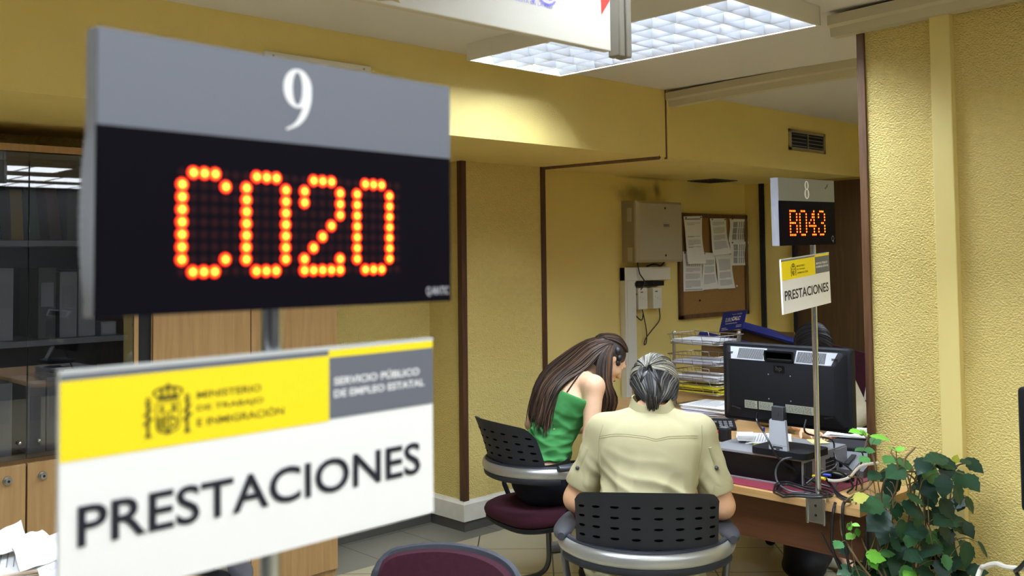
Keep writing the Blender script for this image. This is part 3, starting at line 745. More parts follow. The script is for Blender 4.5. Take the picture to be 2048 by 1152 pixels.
# ------------------------------------------------------------------ bookcase with smoked glass doors
CY = 4.38
t = thing('bookcase', 'tall beech bookcase with smoked glass doors over two wooden doors, behind the big sign', 'bookcase', (1.36, CY, 0))
x0, x1, ztop = .90, 1.825, 2.15
cc = MB(); cc.box(x0, x0+.02, CY+.003, YW-.03, 0, ztop); cc.box(x1-.02, x1, CY+.003, YW-.03, 0, ztop); cc.box(x0, x1, CY-.02, YW-.03, ztop-.03, ztop); cc.box(x0, x1, CY, YW-.03, 0, .07); cc.box(x0, x1, CY+.01, YW-.03, .80, .83)
cc.build('carcass', beech, t, world=True)
MB().box(x0, x1, YW-.04, YW-.03, 0, ztop).build('back_panel', darkgrey, t, world=True)
for z in (1.735, 1.307): MB().box(x0+.02, x1-.02, CY+.05, YW-.05, z-.014, z+.012, .002).build('shelf', pcsilver, t, world=True)
gx = 1.357
for a, b, kx in ((x0+.004, gx-.002, gx-.032), (gx+.002, x1-.022, gx+.045)):
    g = MB().box(a, b, CY-.018, CY-.012, .835, ztop-.034, .001).build('glass_door', glass, t, world=True)
    MB().sphere((kx, CY-.026, .905), .009, (1, 1, 1)).build('knob', steel, g, world=True)
for a, b, kx in ((x0+.004, gx-.0035, gx-.075), (gx+.0035, x1-.004, gx+.062)):
    dd = MB().box(a, b, CY-.018, CY, .02, .815, .002).build('door', beech, t, world=True)
    k = MB(); k.cyl((kx, CY-.024, .757), (kx, CY-.018, .757), .018, 20); k.cyl((kx, CY-.040, .757), (kx, CY-.018, .757), .013, 20, .011)
    k.build('lock_knob', steel, dd, world=True); MB().cyl((kx, CY-.042, .757), (kx, CY-.039, .757), .005, 12).build('keyhole', dark, dd, world=True)
MB().box(x1-.020, x1+.0, CY-.02, CY+.003, .82, ztop-.03).build('stile', beech, t, world=True)
# what stands in the bookcase
rnd = random.Random(4)
def binder(x, z, w, h, m, label, group=None, tilt=0, lab=None, name='ring_binder'):
    b = thing(name, label, 'binder' if name == 'ring_binder' else 'book', (x, CY+.12, z), 0, group)
    R = Matrix.Rotation(tilt, 3, 'Y')
    MB().obox(R @ Vector((w/2, .13, h/2)), (w, .26, h), R, .003).build('cover', m, b)
    if lab: MB().obox(R @ Vector((w/2, -.001, h*.62)), (w*.7, .003, h*.34), R).build('spine_label', lab, b)
    return b
cols = dict(orange=(186, 78, 40), blue=(58, 74, 128), yellow=(206, 176, 40), green=(70, 108, 80), brown=(112, 62, 44), grey=(128, 128, 124))
CM = {k: mat('binder_'+k, v, .6) for k, v in cols.items()}
bw = mat('binder_white', (214, 214, 216), .6)
for x, w, h, c, tl, lb in ((1.07, .05, .29, 'blue', 0, 'blue book at the left end of the top shelf'), (1.15, .055, .30, 'orange', -.14, 'orange book leaning on the top shelf behind glass'), (1.235, .06, .30, 'blue', -.12, 'thick blue book leaning next to the orange one'), (1.33, .05, .22, 'yellow', -.05, 'short yellow book on the top shelf behind the door gap'), (1.40, .05, .26, 'green', -.1, 'green book leaning on the top shelf'), (1.49, .05, .28, 'brown', -.12, 'brown book leaning on the top shelf'), (1.56, .05, .29, 'grey', 0, 'grey book on the top shelf'), (1.64, .06, .25, 'grey', 0, 'squat grey book at the right of the top shelf')):
    binder(x, 1.747, w, h, CM[c], lb, 'books on the top shelf', tl, None, 'book')
for x, w, h in ((.95, .07, .30), (1.03, .07, .30), (1.11, .07, .3), (1.19, .07, .31), (1.27, .07, .31), (1.44, .075, .31), (1.53, .075, .29), (1.61, .075, .30)):
    binder(x, 1.319, w, h, bw if x != 1.44 else CM['grey'], 'pale ring binder on the middle shelf behind smoked glass', 'ring binders on the middle shelf', 0, paper2)
for x, w, h in ((.95, .07, .31), (1.03, .07, .31), (1.11, .07, .31), (1.19, .07, .31), (1.27, .07, .31), (1.40, .075, .31), (1.48, .075, .32), (1.56, .075, .31), (1.64, .075, .32)):
    binder(x, .83, w, h, bw, 'white ring binder on the lowest shelf behind smoked glass', 'ring binders on the lowest shelf', 0, paper2)
b = thing('card_box', 'small white box on the middle shelf at the right edge of the bookcase', 'box', (1.745, CY+.12, 1.319)); MB().box(-.035, .035, 0, .1, 0, .06, .002).build('box_body', bw, b); MB().box(-.03, .03, -.001, .001, .008, .05).build('box_label', paper, b)

# ------------------------------------------------------------------ plain wooden cupboard beside it
t = thing('cupboard', 'tall plain beech two-door cupboard partly hidden behind the big sign', 'cupboard', (2.385, CY, 0))
x0, x1 = 1.892, 2.885
MB().box(1.832, 1.8915, CY+.004, YW-.03, 0, 2.10).build('gap_shade_panel', dark, t, world=True)  # near-black block imitating the shade between bookcase and cupboard
MB().box(x0, x1, CY, YW-.03, 0, 2.02, .002).build('carcass', beech, t, world=True)
for a, b in ((x0+.002, 2.3825), (2.3875, x1-.001)): MB().box(a, b, CY-.018, CY, .04, 2.02, .002).build('door', beech, t, world=True)

# ------------------------------------------------------------------ things on the back wall
frB = lambda u, v, d=0: Vector((u, YB-d, v))
def PB(x, y, d=0): p = on_y(x, y, YB-d); return p
p = PB(1232, 400); q_ = PB(1335, 527)
cx, w, z0, z1 = 5.83, .55, 1.60, 2.055
t = thing('wall_cabinet', 'beige metal telephone cabinet on the wall above the white trunking', 'cabinet', (cx, YB, 1.6))
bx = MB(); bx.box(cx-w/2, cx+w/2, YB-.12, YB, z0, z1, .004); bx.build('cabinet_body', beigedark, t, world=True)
ld = MB(); rg = lambda s, d: [Vector((cx+a*(w/2-s), YB-d, (z0+z1)/2+b*((z1-z0)/2-s))) for a, b in ((-1, -1), (1, -1), (1, 1), (-1, 1))]
ld.loft([rg(0, .12), rg(0, .135), rg(.02, .155)]); ld.build('cabinet_door', beigebox, t, 20, world=True)
for z in (z0+.05, z1-.05): MB().cyl((cx+.05, YB-.157, z), (cx+.05, YB-.154, z), .008, 12).build('lock', dark, t, world=True)
MB().prism([(cx+.03, 1.865), (cx+.10, 1.865), (cx+.10, 1.885), (cx+.03, 1.885)], .155, .156, frB).build('name_plate', greypl, t, world=True)
for z in (1.66, 1.95): MB().box(cx-w/2-.008, cx-w/2, YB-.10, YB-.06, z-.05, z+.05, .002).build('hinge', beigebox, t, world=True)
xa = PB(1240, 600).x; xb = PB(1262, 600).x; xr = PB(1330, 545).x
t = thing('cable_trunking', 'white plastic cable trunking running up the back wall with a short arm to the right', 'trunking', (xa, YB, 0))
MB().box(xa, xb+.0, YB-.05, YB, .12, 1.565, .003).build('upright', whitepl, t, world=True)
MB().box(xa, xr, YB-.052, YB, 1.465, 1.565, .003).build('arm', whitepl, t, world=True)
MB().box(xa+.02, xb-.02, YB-.053, YB-.05, .12, 1.46).build('cover_strip', whitepl, t, world=True)
for i, (x, lb) in enumerate(((5.72, 'left white power adapter under the trunking arm'), (5.895, 'right white power adapter under the trunking arm'))):
    t = thing('power_adapter', lb, 'adapter', (x, YB, 1.25), 0, 'power adapters')
    MB().box(-.055, .055, -.06, 0, 0, .16, .006).build('adapter_body', whitepl, t)
    MB().box(-.03, .0, -.0605, -.059, .125, .133).build('print', ink, t)
    for k in range(3): MB().cyl((-.03+k*.03, -.061, .09-.01*k), (-.03+k*.03, -.059, .09-.01*k), .003, 8).build('indicator', inklight, t)
t = thing('socket_strip', 'black power strip between the trunking arm and the two adapters', 'power strip', (5.8, YB, 1.42))
MB().box(-.17, .19, -.05, 0, 0, .036, .004).build('strip_body', blackmatte, t)
for k in range(4): MB().cyl((-.12+k*.09, -.052, .018), (-.12+k*.09, -.049, .018), .012, 14).build('socket', dark, t)
def cable(name, label, pts, r, m, cat='cable', n=8, seg=8, group=None):
    o = MB().tube(spline(pts, seg), r, n).build(name, m); return tag(o, label, cat, group)
V3 = lambda x, y, z: Vector((x, y, z))
cable('cable', 'thin black cable dropping from the wall cabinet past the left adapter', [V3(5.66, YB-.06, 1.60), V3(5.67, YB-.07, 1.52), V3(5.72, YB-.075, 1.44), V3(5.645, YB-.03, 1.33), V3(5.66, YB-.03, 1.22), V3(5.72, YB-.04, 1.17), V3(5.755, YB-.03, 1.22)], .0045, cablem)
cable('cable', 'thin black cable hanging in a loop below both adapters', [V3(5.95, YB-.03, 1.25), V3(5.95, YB-.03, 1.16), V3(5.86, YB-.03, 1.09), V3(5.78, YB-.03, 1.03), V3(5.76, YB-.03, .985), V3(5.785, YB-.03, 1.0), V3(5.79, YB-.03, 1.08), V3(5.76, YB-.03, 1.20), V3(5.74, YB-.03, 1.25)], .004, cablem)
cable('cable', 'black cable curling between the wall cabinet and the trunking', [V3(5.78, YB-.05, 1.57), V3(5.86, YB-.06, 1.585), V3(5.95, YB-.05, 1.572), V3(6.0, YB-.05, 1.60)], .006, cablem)
# cork board
X0, X1, Z0, Z1 = 6.225, 7.19, 1.145, 1.985
t = thing('cork_board', 'cork notice board in a brown wooden frame on the back wall', 'notice board', ((X0+X1)/2, YB, Z0))
MB().box(X0+.02, X1-.02, YB-.012, YB, Z0+.02, Z1-.02).build('cork_panel', cork, t, world=True)
fm = MB()
for a in ((X0, X0+.04, Z0, Z1), (X1-.04, X1, Z0, Z1), (X0, X1, Z0, Z0+.035), (X0, X1, Z1-.035, Z1)): fm.box(a[0], a[1], YB-.03, YB, a[2], a[3], .004)
fm.build('frame', woodtrim2, t, world=True)
for x, y in ((1473, 572), (1492, 573), (1492, 578), (1494, 608), (1494, 612), (1399, 601)):
    p = PB(x, y, .012); MB().sphere((p.x, p.y-.004, p.z), .008, nu=8, nv=6).build('pin', whitepl if x > 1400 else dark, t, world=True)
def notice(px, label, d, rows, curl=.0, header=None, table=False, lower=0):
    """px: corner pixels of the sheet on the board plane, top-left, top-right, bottom-right, bottom-left"""
    P = [on_y(x, y, YB-d) for x, y in px]
    t = thing('notice', label, 'paper', P[0], 0, 'papers on the cork board')
    def S(u, v, e=0):
        a = P[0]*(1-u)*(1-v)+P[1]*u*(1-v)+P[2]*u*v+P[3]*(1-u)*v
        return a+Vector((0, -curl*v*v-.006*math.sin(v*5+u*2)-.004-e, 0))
    MB().sheet(lambda u, v: (S(u, v), (0, 1, 0)), 8, 14, .0008).build('sheet', paper, t, world=True)
    tm = MB(); rn = random.Random(label)
    def bar(u0, u1, v0, v1):
        n = 4; tm.add([S(u0+(u1-u0)*i/n, v, .0016) for v in (v0, v1) for i in range(n+1)], [(i, i+1, n+2+i, n+1+i) for i in range(n)])
    if header: bar(.06, .9, .045, .075)
    for a, b in rows:
        n = max(2, int((b-a)/.022))
        for k in range(n):
            v = a+(b-a)*k/n; bar(.12, .88 if k < n-1 else rn.uniform(.4, .8), v, v+.0085)
    if table:
        for v0, v1 in table:
            for r_ in range(3):
                vv = v0+(v1-v0)*r_/3; bar(.14, .34, vv+.01, vv+(v1-v0)/3-.015)
                for c_ in range(5): u = .40+c_*.10; bar(u, u+.055, vv+.01, vv+(v1-v0)/3-.012)
    if lower: bar(.08, .95, .955, .975)
    tm.build('print', inklight, t, 0, world=True)
    pin = MB()
    for u in (.1, .9): p = S(u, .03, .006); pin.sphere(p, .006, nu=8, nv=6)
    pin.build('pin', darkgrey, t, world=True)
    return t
notice([(1363, 503), (1405, 504), (1405, 581), (1367, 583)], 'sheet with a ticket table at its top, lower left on the cork board', .016, [(.42, .52), (.56, .7), (.74, .92)], 0, None, [(.26, .38)], 1)
notice([(1404, 505), (1428, 506), (1436, 577), (1404, 580)], 'densely printed sheet in the middle of the lower row', .018, [(.2, .34), (.38, .56), (.6, .86)], .0)
notice([(1428, 506), (1461, 505), (1469, 576), (1438, 578)], 'printed sheet at the right end of the lower row', .024, [(.18, .5), (.54, .72), (.76, .92)], .0)
notice([(1366, 433), (1402, 432), (1405, 527), (1371, 528)], 'long letter with a dark heading, upper left on the cork board', .03, [(.14, .2), (.42, .44), (.5, .62), (.64, .66)], .03, True)
notice([(1419, 437), (1450, 437), (1456, 507), (1421, 511)], 'curling printed sheet hanging in the middle of the upper row', .03, [(.1, .2), (.25, .42), (.46, .6), (.64, .86)], .03)
notice([(1458, 437), (1502, 436), (1501, 483), (1458, 484)], 'timetable sheet with columns, upper right on the cork board', .016, [], .0, None, [(.14, .92)])
notice([(1458, 484), (1502, 483), (1501, 530), (1462, 531)], 'timetable sheet with columns pinned under the other timetable', .018, [], .0, None, [(.10, .92)])
# ------------------------------------------------------------------ desks
DZ = .73
def desk(label, poly, panel, legs, base):
    t = thing('desk', label, 'desk', base)
    MB().prism(poly, DZ-.028, DZ).build('desktop', beech_d, t, 25, world=True)
    if panel:
        (xa, ya), (xb, yb), z0 = panel
        MB().prism([(xa, ya), (xb, yb), (xb+.018, yb), (xa+.018, ya)], z0, DZ-.028).build('modesty_panel', panelwood, t, world=True)
    for (x, y, dx, dy) in legs:
        l = MB(); l.obox((x, y, .37), (.09, .06, .66), Matrix.Rotation(math.atan2(dy, dx), 3, 'Z'), .008); lg = l.build('leg', greypl, t, world=True)
        f = MB(); f.obox((x, y, .03), (.62, .075, .045), Matrix.Rotation(math.atan2(dy, dx), 3, 'Z'), .018); f.build('foot', greypl, lg, world=True)
    return t
desk('large beech corner desk carrying the monitor, with a dark front panel', [(3.335, 1.70), (3.335, 2.45), (3.42, 2.72), (3.70, 2.98), (3.90, 3.4), (4.08, 3.9), (4.30, 4.10), (6.0, 4.10), (6.0, 3.30), (5.1, 3.25), (4.66, 2.95), (4.48, 2.3), (4.48, 1.3), (3.93, 1.3), (3.93, 1.91), (3.785, 1.91), (3.785, 1.70)],
     ((3.42, 1.72), (3.42, 2.55), .515), [(4.22, 3.74, .93, -.36), (5.8, 3.7, 0, 1), (4.25, 1.45, 1, 0), (3.60, 1.80, 1, 0)], (3.9, 2.6, 0))
desk('desk in front of the bookcase that carries the big sign and loose papers', [(.47, .72), (1.22, .72), (1.22, 3.08), (.47, 3.08)], None, [(.85, 1.0, 1, 0), (.85, 2.85, 1, 0)], (.85, 1.9, 0))
desk('desk at the lower right carrying the cropped monitor', [(2.5, -.6), (3.3, -.6), (3.3, .84), (2.5, .84)], None, [(2.9, -.4, 1, 0), (2.9, .65, 1, 0)], (2.9, .1, 0))
dm = tag(MB().box(3.36, 3.86, 1.88, 2.62, DZ, DZ+.004, .001).build('desk_mat', wine), 'wine red desk mat under the computer', 'desk mat')

# ------------------------------------------------------------------ visitor chairs: black perforated back, silver swept band, arm pads, tube legs
def visitor_chair(label, loc, rz, legtop=False, group=None):
    t = thing('visitor_chair', label, 'chair', loc, rz, group)
    s = MB(); out = [(math.copysign(abs(math.cos(a))**.62, math.cos(a))*.245, math.copysign(abs(math.sin(a))**.62, math.sin(a))*.25) for a in [2*math.pi*k/36 for k in range(36)]]
    ring = lambda sc, z, dx=0: [Vector((x*sc+dx, y*sc, z-.012*(x/.245)**2)) for x, y in out]
    s.loft([ring(.90, .405), ring(1.0, .42), ring(1.02, .438), ring(.99, .455), ring(.90, .468), ring(.6, .474), ring(.2, .475)]); s.build('seat', maroon, t, 50)
    sh = MB(); sh.loft([ring(.6, .375), ring(.92, .385), ring(.99, .40), ring(.99, .412), ring(.9, .414)]); sh.build('seat_shell', blackmatte, t, 50)
    # back: wide curved shell
    def bp(u, v, off=0):
        a = (u-.5)*2.35; R_ = .232; zz = .645+.245*v
        lean = -.05*v-.03*v*v; taper = 1-.0*v
        x = -.235+R_*(1-math.cos(a))*.80+lean; y = math.sin(a)*R_*1.09*taper
        n = Vector((-math.cos(a), math.sin(a)*.8, .2)).normalized()
        if v > .8 and abs(u-.5) > .40: zz -= (abs(u-.5)-.40)**2*2.2*(v-.8)*5
        zz -= .03*abs(u-.5)**2*4*v
        return Vector((x, y, zz))+n*off, n
    MB().sheet(lambda u, v: bp(u, v), 28, 10, .012).build('backrest', chairblack, t, 50)
    pf = MB().sphere((0, 0, 0), 1, (.016, .0022, .0050), None, 10, 6); first = None
    for j in range(5):
        for i in range(8):
            p, n = bp(.08+.84*(i+.5*(j % 2)*.0)/7, .16+.155*j, .0056); tx = bp(.08+.84*i/7+.01, .16+.155*j)[0]-bp(.08+.84*i/7, .16+.155*j)[0]
            q = tx.to_track_quat('X', 'Z').to_matrix()
            if first is None: o = first = pf.build('perforation', hole, t, 60)
            else: o = first.copy(); COL.objects.link(o); WM[o.name] = WM[t.name]
            o.matrix_local = Matrix.Translation(p) @ q.to_4x4()
    MB().sheet(lambda u, v: (bp(.03+.94*u, .03+.93*v, -.016)), 24, 8, .018).build('back_cushion', maroon, t, 50)
    # band
    path = []
    for k in range(33):
        a = -1.36+2.72*k/32; path.append(Vector((-.268+.285*(1-math.cos(a))*1.05, math.sin(a)*.300, .655)))
    path = [Vector((.16, -.300, .652)), Vector((.08, -.302, .654))]+path+[Vector((.08, .302, .654)), Vector((.16, .300, .652))]
    band = MB(); band.tube(path, .015, 10, rz=1.7); band.build('swept_band', silver, t, 60)
    rim = MB(); rim.tube([p+Vector((0 if abs(p.y) > .2 else .004, 0, -.032)) for p in path[4:-4]], .012, 8, rz=1.5); rim.build('lower_rim', chairblack, t, 60)
    rim2 = MB(); rim2.tube([Vector((p.x+.010, p.y*.97, p.z+.022)) for p in path[4:-4]], .013, 8, rz=.9); rim2.build('upper_rim', chairblack, t, 60)
    for sy in (-1, 1):
        ap = MB(); sec = []
        for k in range(13):
            q = k/12; x = -.10+.30*q; w = (.022+.016*math.sin(math.pi*min(1, q*1.1))); y = sy*(.292-.012*q); z = .685-.004*q
            if k == 12: w *= .55
            if k == 0: w *= .6
            sec.append([Vector((x, y+w*math.cos(a), z+.014*math.sin(a))) for a in [2*math.pi*i/12 for i in range(12)]])
        ap.loft(sec); ap.build('arm_pad', darkgrey, t, 60)
    for sy in (-1, 1):
        y = sy*.262
        top = [(.165, sy*.300, .645), (.17, sy*.298, .55), (.175, sy*.285, .45)] if legtop else [(.05, sy*.20, .385), (.14, y*.98, .385)]
        pts = spline([V3(*q) for q in top]+[V3(.20, y, .34), V3(.21, y, .16), V3(.205, y, .07), V3(.16, y, .025), V3(.06, y, .017), V3(-.18, y, .017), V3(-.26, y*.93, .017)], 6)
        l = MB(); l.tube(pts, .0135, 10); lo = l.build('leg', legmetal, t, 60)
        for x in (.12, -.2): MB().box(x-.02, x+.02, y-.012, y+.012, 0, .008).build('foot_pad', blackmatte, lo)
    MB().tube([(-.26, -.262*.93, .017), (-.275, -.15, .017), (-.275, .15, .017), (-.26, .262*.93, .017)], .0135, 10).build('rear_bar', legmetal, t, 60)
    if not legtop:
        for sy in (-1, 1): MB().tube([(-.02, sy*.23, .395), (-.04, sy*.285, .50), (-.05, sy*.295, .64)], .012, 8).build('arm_post', blackmatte, t, 60)
    else:
        for sy in (-1, 1): MB().tube([(.175, sy*.285, .43), (.12, sy*.2, .40), (0, sy*.1, .395)], .012, 8).build('seat_bracket', legmetal, t, 60)
    return t
LADY_AZ = math.radians(40); GIRL_AZ = math.radians(-12)
LC = at(1292, 1100, 3.42); LC.z = 0
GC = Vector((3.39, 3.36, 0))
visitor_chair('black perforated visitor chair with silver band, under the woman in the khaki shirt', LC, LADY_AZ, True)
visitor_chair('visitor chair with maroon seat under the woman in the green top', GC, GIRL_AZ)
visitor_chair('empty maroon padded visitor chair, its back rising from the bottom edge', (1.40, 1.90, 0), math.radians(190))
# a second empty seat whose arm shows under the big placard
pa = at(478, 1128, 2.75)
visitor_chair('empty visitor chair below the big placard, only its dark arm showing', (pa.x-.10, pa.y+.42, 0), math.radians(250))

# ------------------------------------------------------------------ clerk's office chair
oc = at(1702, 760, 5.65)
t = thing('office_chair', 'high backed dark maroon office chair behind the clerk', 'chair', (oc.x-.24, oc.y+.06, 0), math.radians(200))
def obk(u, v):
    a = (u-.5)*1.2; w = .25*(1-.12*v); z = .55+.56*v
    rr = .05*max(0, v-.85)/.15*abs(u-.5)*2
    return Vector((-.26-.06*v+.10*(1-math.cos(a)), math.sin(a)/math.sin(.6)*w, z-rr)), Vector((1, 0, .1)).normalized()
MB().sheet(obk, 16, 16, .05).build('backrest', maroon, t, 60)
MB().sheet(lambda u, v: (obk(u, v)[0]+Vector((-.032, 0, 0)), obk(u, v)[1]), 16, 16, .012).build('back_shell', blackmatte, t, 60)
s = MB(); s.obox((0, 0, .46), (.48, .48, .08), None, .03, 3); s.build('seat', maroon, t, 60)
MB().tube([(-.15, 0, .42), (-.30, 0, .45), (-.33, 0, .62)], .02, 10).build('back_stem', blackmatte, t)
MB().cyl((0, 0, .08), (0, 0, .42), .028, 14).build('gas_column', blackmatte, t)
for k in range(5):
    a = 2*math.pi*k/5; e = V3(math.cos(a)*.3, math.sin(a)*.3, .07)
    l = MB().tube([(0, 0, .11), e], [.028, .018], 8).build('base_arm', blackmatte, t)
    MB().cyl(e+V3(-math.sin(a)*.02, math.cos(a)*.02, -.04), e+V3(math.sin(a)*.02, -math.cos(a)*.02, -.04), .03, 14).build('castor', blackmatte, l)
p = at(1733, 750, 5.45)
t = tag(MB().sheet(lambda u, v: (at(1737+22*u-(10*v*v), 700+100*v, 5.55-.1*u-.05*math.sin(v*3)), CF), 6, 10, .002).build('wall_calendar', paper), 'white sheet hanging beside the dark office chair, cut off by the wooden wall edge', 'paper')
t.name = 'hanging_sheet'

# ------------------------------------------------------------------ computer, monitors
pr = Matrix.Rotation(math.radians(3), 4, 'Z')
PCO = Vector((3.468, 2.005, DZ+.004))
t = thing('desktop_computer', 'flat silver and black desktop computer lying on the wine red mat', 'computer', M=Matrix.Translation(PCO) @ pr)
PW, PL, PH = .40, .425, .112
MB().box(0, PW, 0, PL, .006, PH-.006, .002).build('case', blackgloss, t)
MB().box(-.002, PW, -.001, PL, PH-.010, PH, .002).build('lid', pcsilver, t)
MB().box(-.004, PW, -.002, PL, 0, .007, .001).build('bottom_rail', pcsilver, t)
rp = MB(); rp.box(.0, PW, -.004, 0, .008, PH-.008); rpo = rp.build('rear_panel', pcsilver, t)
sl = MB()
for k in range(6): sl.box(.012+k*.012, .018+k*.012, -.006, -.003, .015, PH-.018)
sl.build('rear_slot', dark, rpo); sl = MB()
for k in range(7):
    for j in range(4): sl.box(.20+k*.014, .21+k*.014, -.006, -.003, .020+j*.016, .032+j*.016)
sl.build('fan_grille', dark, rpo)
for x, m in ((.10, cableyel), (.13, cableblue), (.155, labelm), (.32, blackmatte)): MB().box(x, x+.016, -.014, -.003, .03, .05, .002).build('connector', m, rpo)
MC = Vector((3.565, 2.13, 1.113))
def monitor(label, c, with_base=True):
    t = thing('monitor', label, 'monitor', c)
    hw, hh = .294, .164
    fm = MB(); yz = lambda pts, x: [Vector((x, a, b)) for a, b in pts]
    fm.loft([yz(rrect(2*hw, 2*hh, .014), .030), yz(rrect(2*hw, 2*hh, .014), .004), yz(rrect(2*hw-.012, 2*hh-.012, .014), .0)]); fm.build('bezel', blackmatte, t, 30)
    MB().box(.0302, .031, -hw+.02, hw-.02, -hh+.02, hh-.02).build('screen', blackgloss, t)
    bk = MB(); bk.loft([yz(rrect(2*hw-.03, 2*hh-.03, .014), .002), yz(rrect(2*hw-.05, 2*hh-.032, .014), -.012), yz(rrect(2*hw-.10, 2*hh-.125, .012), -.034), yz(rrect(2*hw-.11, 2*hh-.135, .012), -.037)])
    bko = bk.build('rear_cover', blackmatte, t, 25)
    for s in (1, -1):                          # grey vent strips on the upper chamfer, with corner gussets
        ya, yb = s*.068, s*.245; z0, z1 = hh-.066, hh-.017
        v = MB(); v.add([(-.0372, ya, z0), (-.0372, s*.228, z0), (-.014, yb, z1), (-.014, ya, z1), (-.030, ya, z0-.002), (-.03, s*.228, z0-.002), (-.004, yb, z1), (-.004, ya, z1)], [(0, 1, 2, 3), (4, 5, 6, 7), (0, 1, 5, 4), (1, 2, 6, 5), (2, 3, 7, 6), (3, 0, 4, 7)])
        vo = v.build('vent_strip', ventgrey, bko, 20); sl = MB(); tl = math.atan2(.0232, .049)
        for k in range(24):
            y = s*(.078+k*.0052); sl.obox((-.0262, y, (z0+z1)/2), (.0025, .0019, .044), Matrix.Rotation(tl, 3, 'Y'))
        sl.build('vent_slot', dark, bko, 0)
        g = MB(); g.add([(-.0372, s*.228, -hh+.066), (-.013, s*.258, -hh+.030), (-.013, s*.19, -hh+.030), (-.034, s*.19, -hh+.058)], [(0, 1, 2, 3)]); 
        g.add([(-.0352, s*.228, -hh+.066), (-.011, s*.258, -hh+.030), (-.011, s*.19, -hh+.030), (-.032, s*.19, -hh+.058)], [(0, 1, 2, 3)]); g.build('corner_gusset', darkgrey, bko, 0)
        lv = MB()
        for k in range(40): lv.box(-.0285, -.0245, s*.238-.012, s*.238+.012, -hh+.085+k*.0052, -hh+.0872+k*.0052)
        lv.build('side_louvre', dark, bko, 0)
    hd = MB(); hd.loft([yz([(a, b+hh-.043) for a, b in rrect(.135, .044, .008)], -.030), yz([(a, b+hh-.043) for a, b in rrect(.135, .044, .008)], -.041), yz([(a, b+hh-.043) for a, b in rrect(.12, .030, .006)], -.041), yz([(a, b+hh-.043) for a, b in rrect(.12, .030, .006)], -.030)]); hd.build('handle', blackgloss, bko, 20)
    lg_ = MB(); fr_ = lambda u, v, d=0: Vector((-.0372-d, -u, v))
    n = 20; lg_.prism(rrect(.05, .028, .004), 0, .0012, lambda u, v, d: Vector((-.0372-d, -u+.0, v+hh-.095))); lg_.build('maker_badge', blackgloss, bko)
    lettering('badge_lettering', 'hp', .026, darkgrey, bko, fr_, -.014, hh-.101, .0016, fit=.026, world=False)
    for dy in (-.05, .05):
        for dz in (-.05, .05): MB().cyl((-.0385, dy, dz-.005), (-.0365, dy, dz-.005), .003, 8).build('screw', greypl, bko)
    for ya, yb in ((.105, .165), (.032, .098), (-.15, -.026)):
        lb = MB().box(-.0385, -.036, ya, yb, -hh+.062, -hh+.094).build('label', labelm, bko); bar = MB(); rn = random.Random(ya)
        for k in range(5):
            z = -hh+.066+k*.0055; y = yb-.004
            while y > ya+.012:
                w = rn.uniform(.004, .014); bar.box(-.0389, -.0384, max(ya+.004, y-w), y, z, z+.0022); y -= w+.003
        bar.build('label_print', ink, lb, 0)
    # stand
    nk = MB(); nk.obox((-.045, 0, -hh+.055), (.03, .055, .06), None, .004); nk.cyl((-.062, 0, -hh+.058), (-.0595, 0, -hh+.058), .008, 12); nk.build('hinge_block', darkgrey, t)
    a, b = Vector((-.062, 0, -hh+.028)), Vector((-.115, -.034, -.258)); dd = (b-a).normalized(); n_ = Vector((0, 1, 0)).cross(dd)
    st = MB(); st.add([a+Vector((0, -.036, 0)), a+Vector((0, .036, 0)), b+Vector((0, .042, 0)), b+Vector((0, -.042, 0)), a+Vector((.014, -.036, .004)), a+Vector((.014, .036, .004)), b+Vector((.016, .042, .004)), b+Vector((.016, -.042, .004))], [(0, 1, 2, 3), (4, 5, 6, 7), (0, 1, 5, 4), (1, 2, 6, 5), (2, 3, 7, 6), (3, 0, 4, 7)])
    so = st.build('stand_arm', pcsilver, t, 20)
    cut = MB(); f2 = lambda u, v: a+(b-a)*v+Vector((-.0012, u, 0))
    for u0, u1, v0, v1 in ((-.022, .022, .76, .83), (-.008, .008, .83, .90), (-.024, .024, .90, .965)): cut.add([f2(u0, v0), f2(u1, v0), f2(u1, v1), f2(u0, v1)], [(0, 1, 2, 3)])
    cut.add([f2(-.041, .725), f2(.041, .725), f2(.041, .732), f2(-.041, .732)], [(0, 1, 2, 3)])
    cut.build('cable_cutout', dark, so, 0)
    bs = MB(); bs.prism([(x-.02, y-.03) for x, y in rrect(.20, .25, .03)], -.267, -.242); bs.build('base_plate', blackmatte, t, 20)
    return t
mon = monitor('black wide monitor seen from behind, standing on the computer', MC)
copy_tree(mon, Matrix.Translation((2.755, .660, 1.128)), 'black monitor cropped by the right edge of the picture')
t = tag(MB().box(2.62, 2.95, .48, .835, DZ, .832, .006).build('desktop_computer', pcsilver), 'flat computer under the cropped right hand monitor', 'computer')

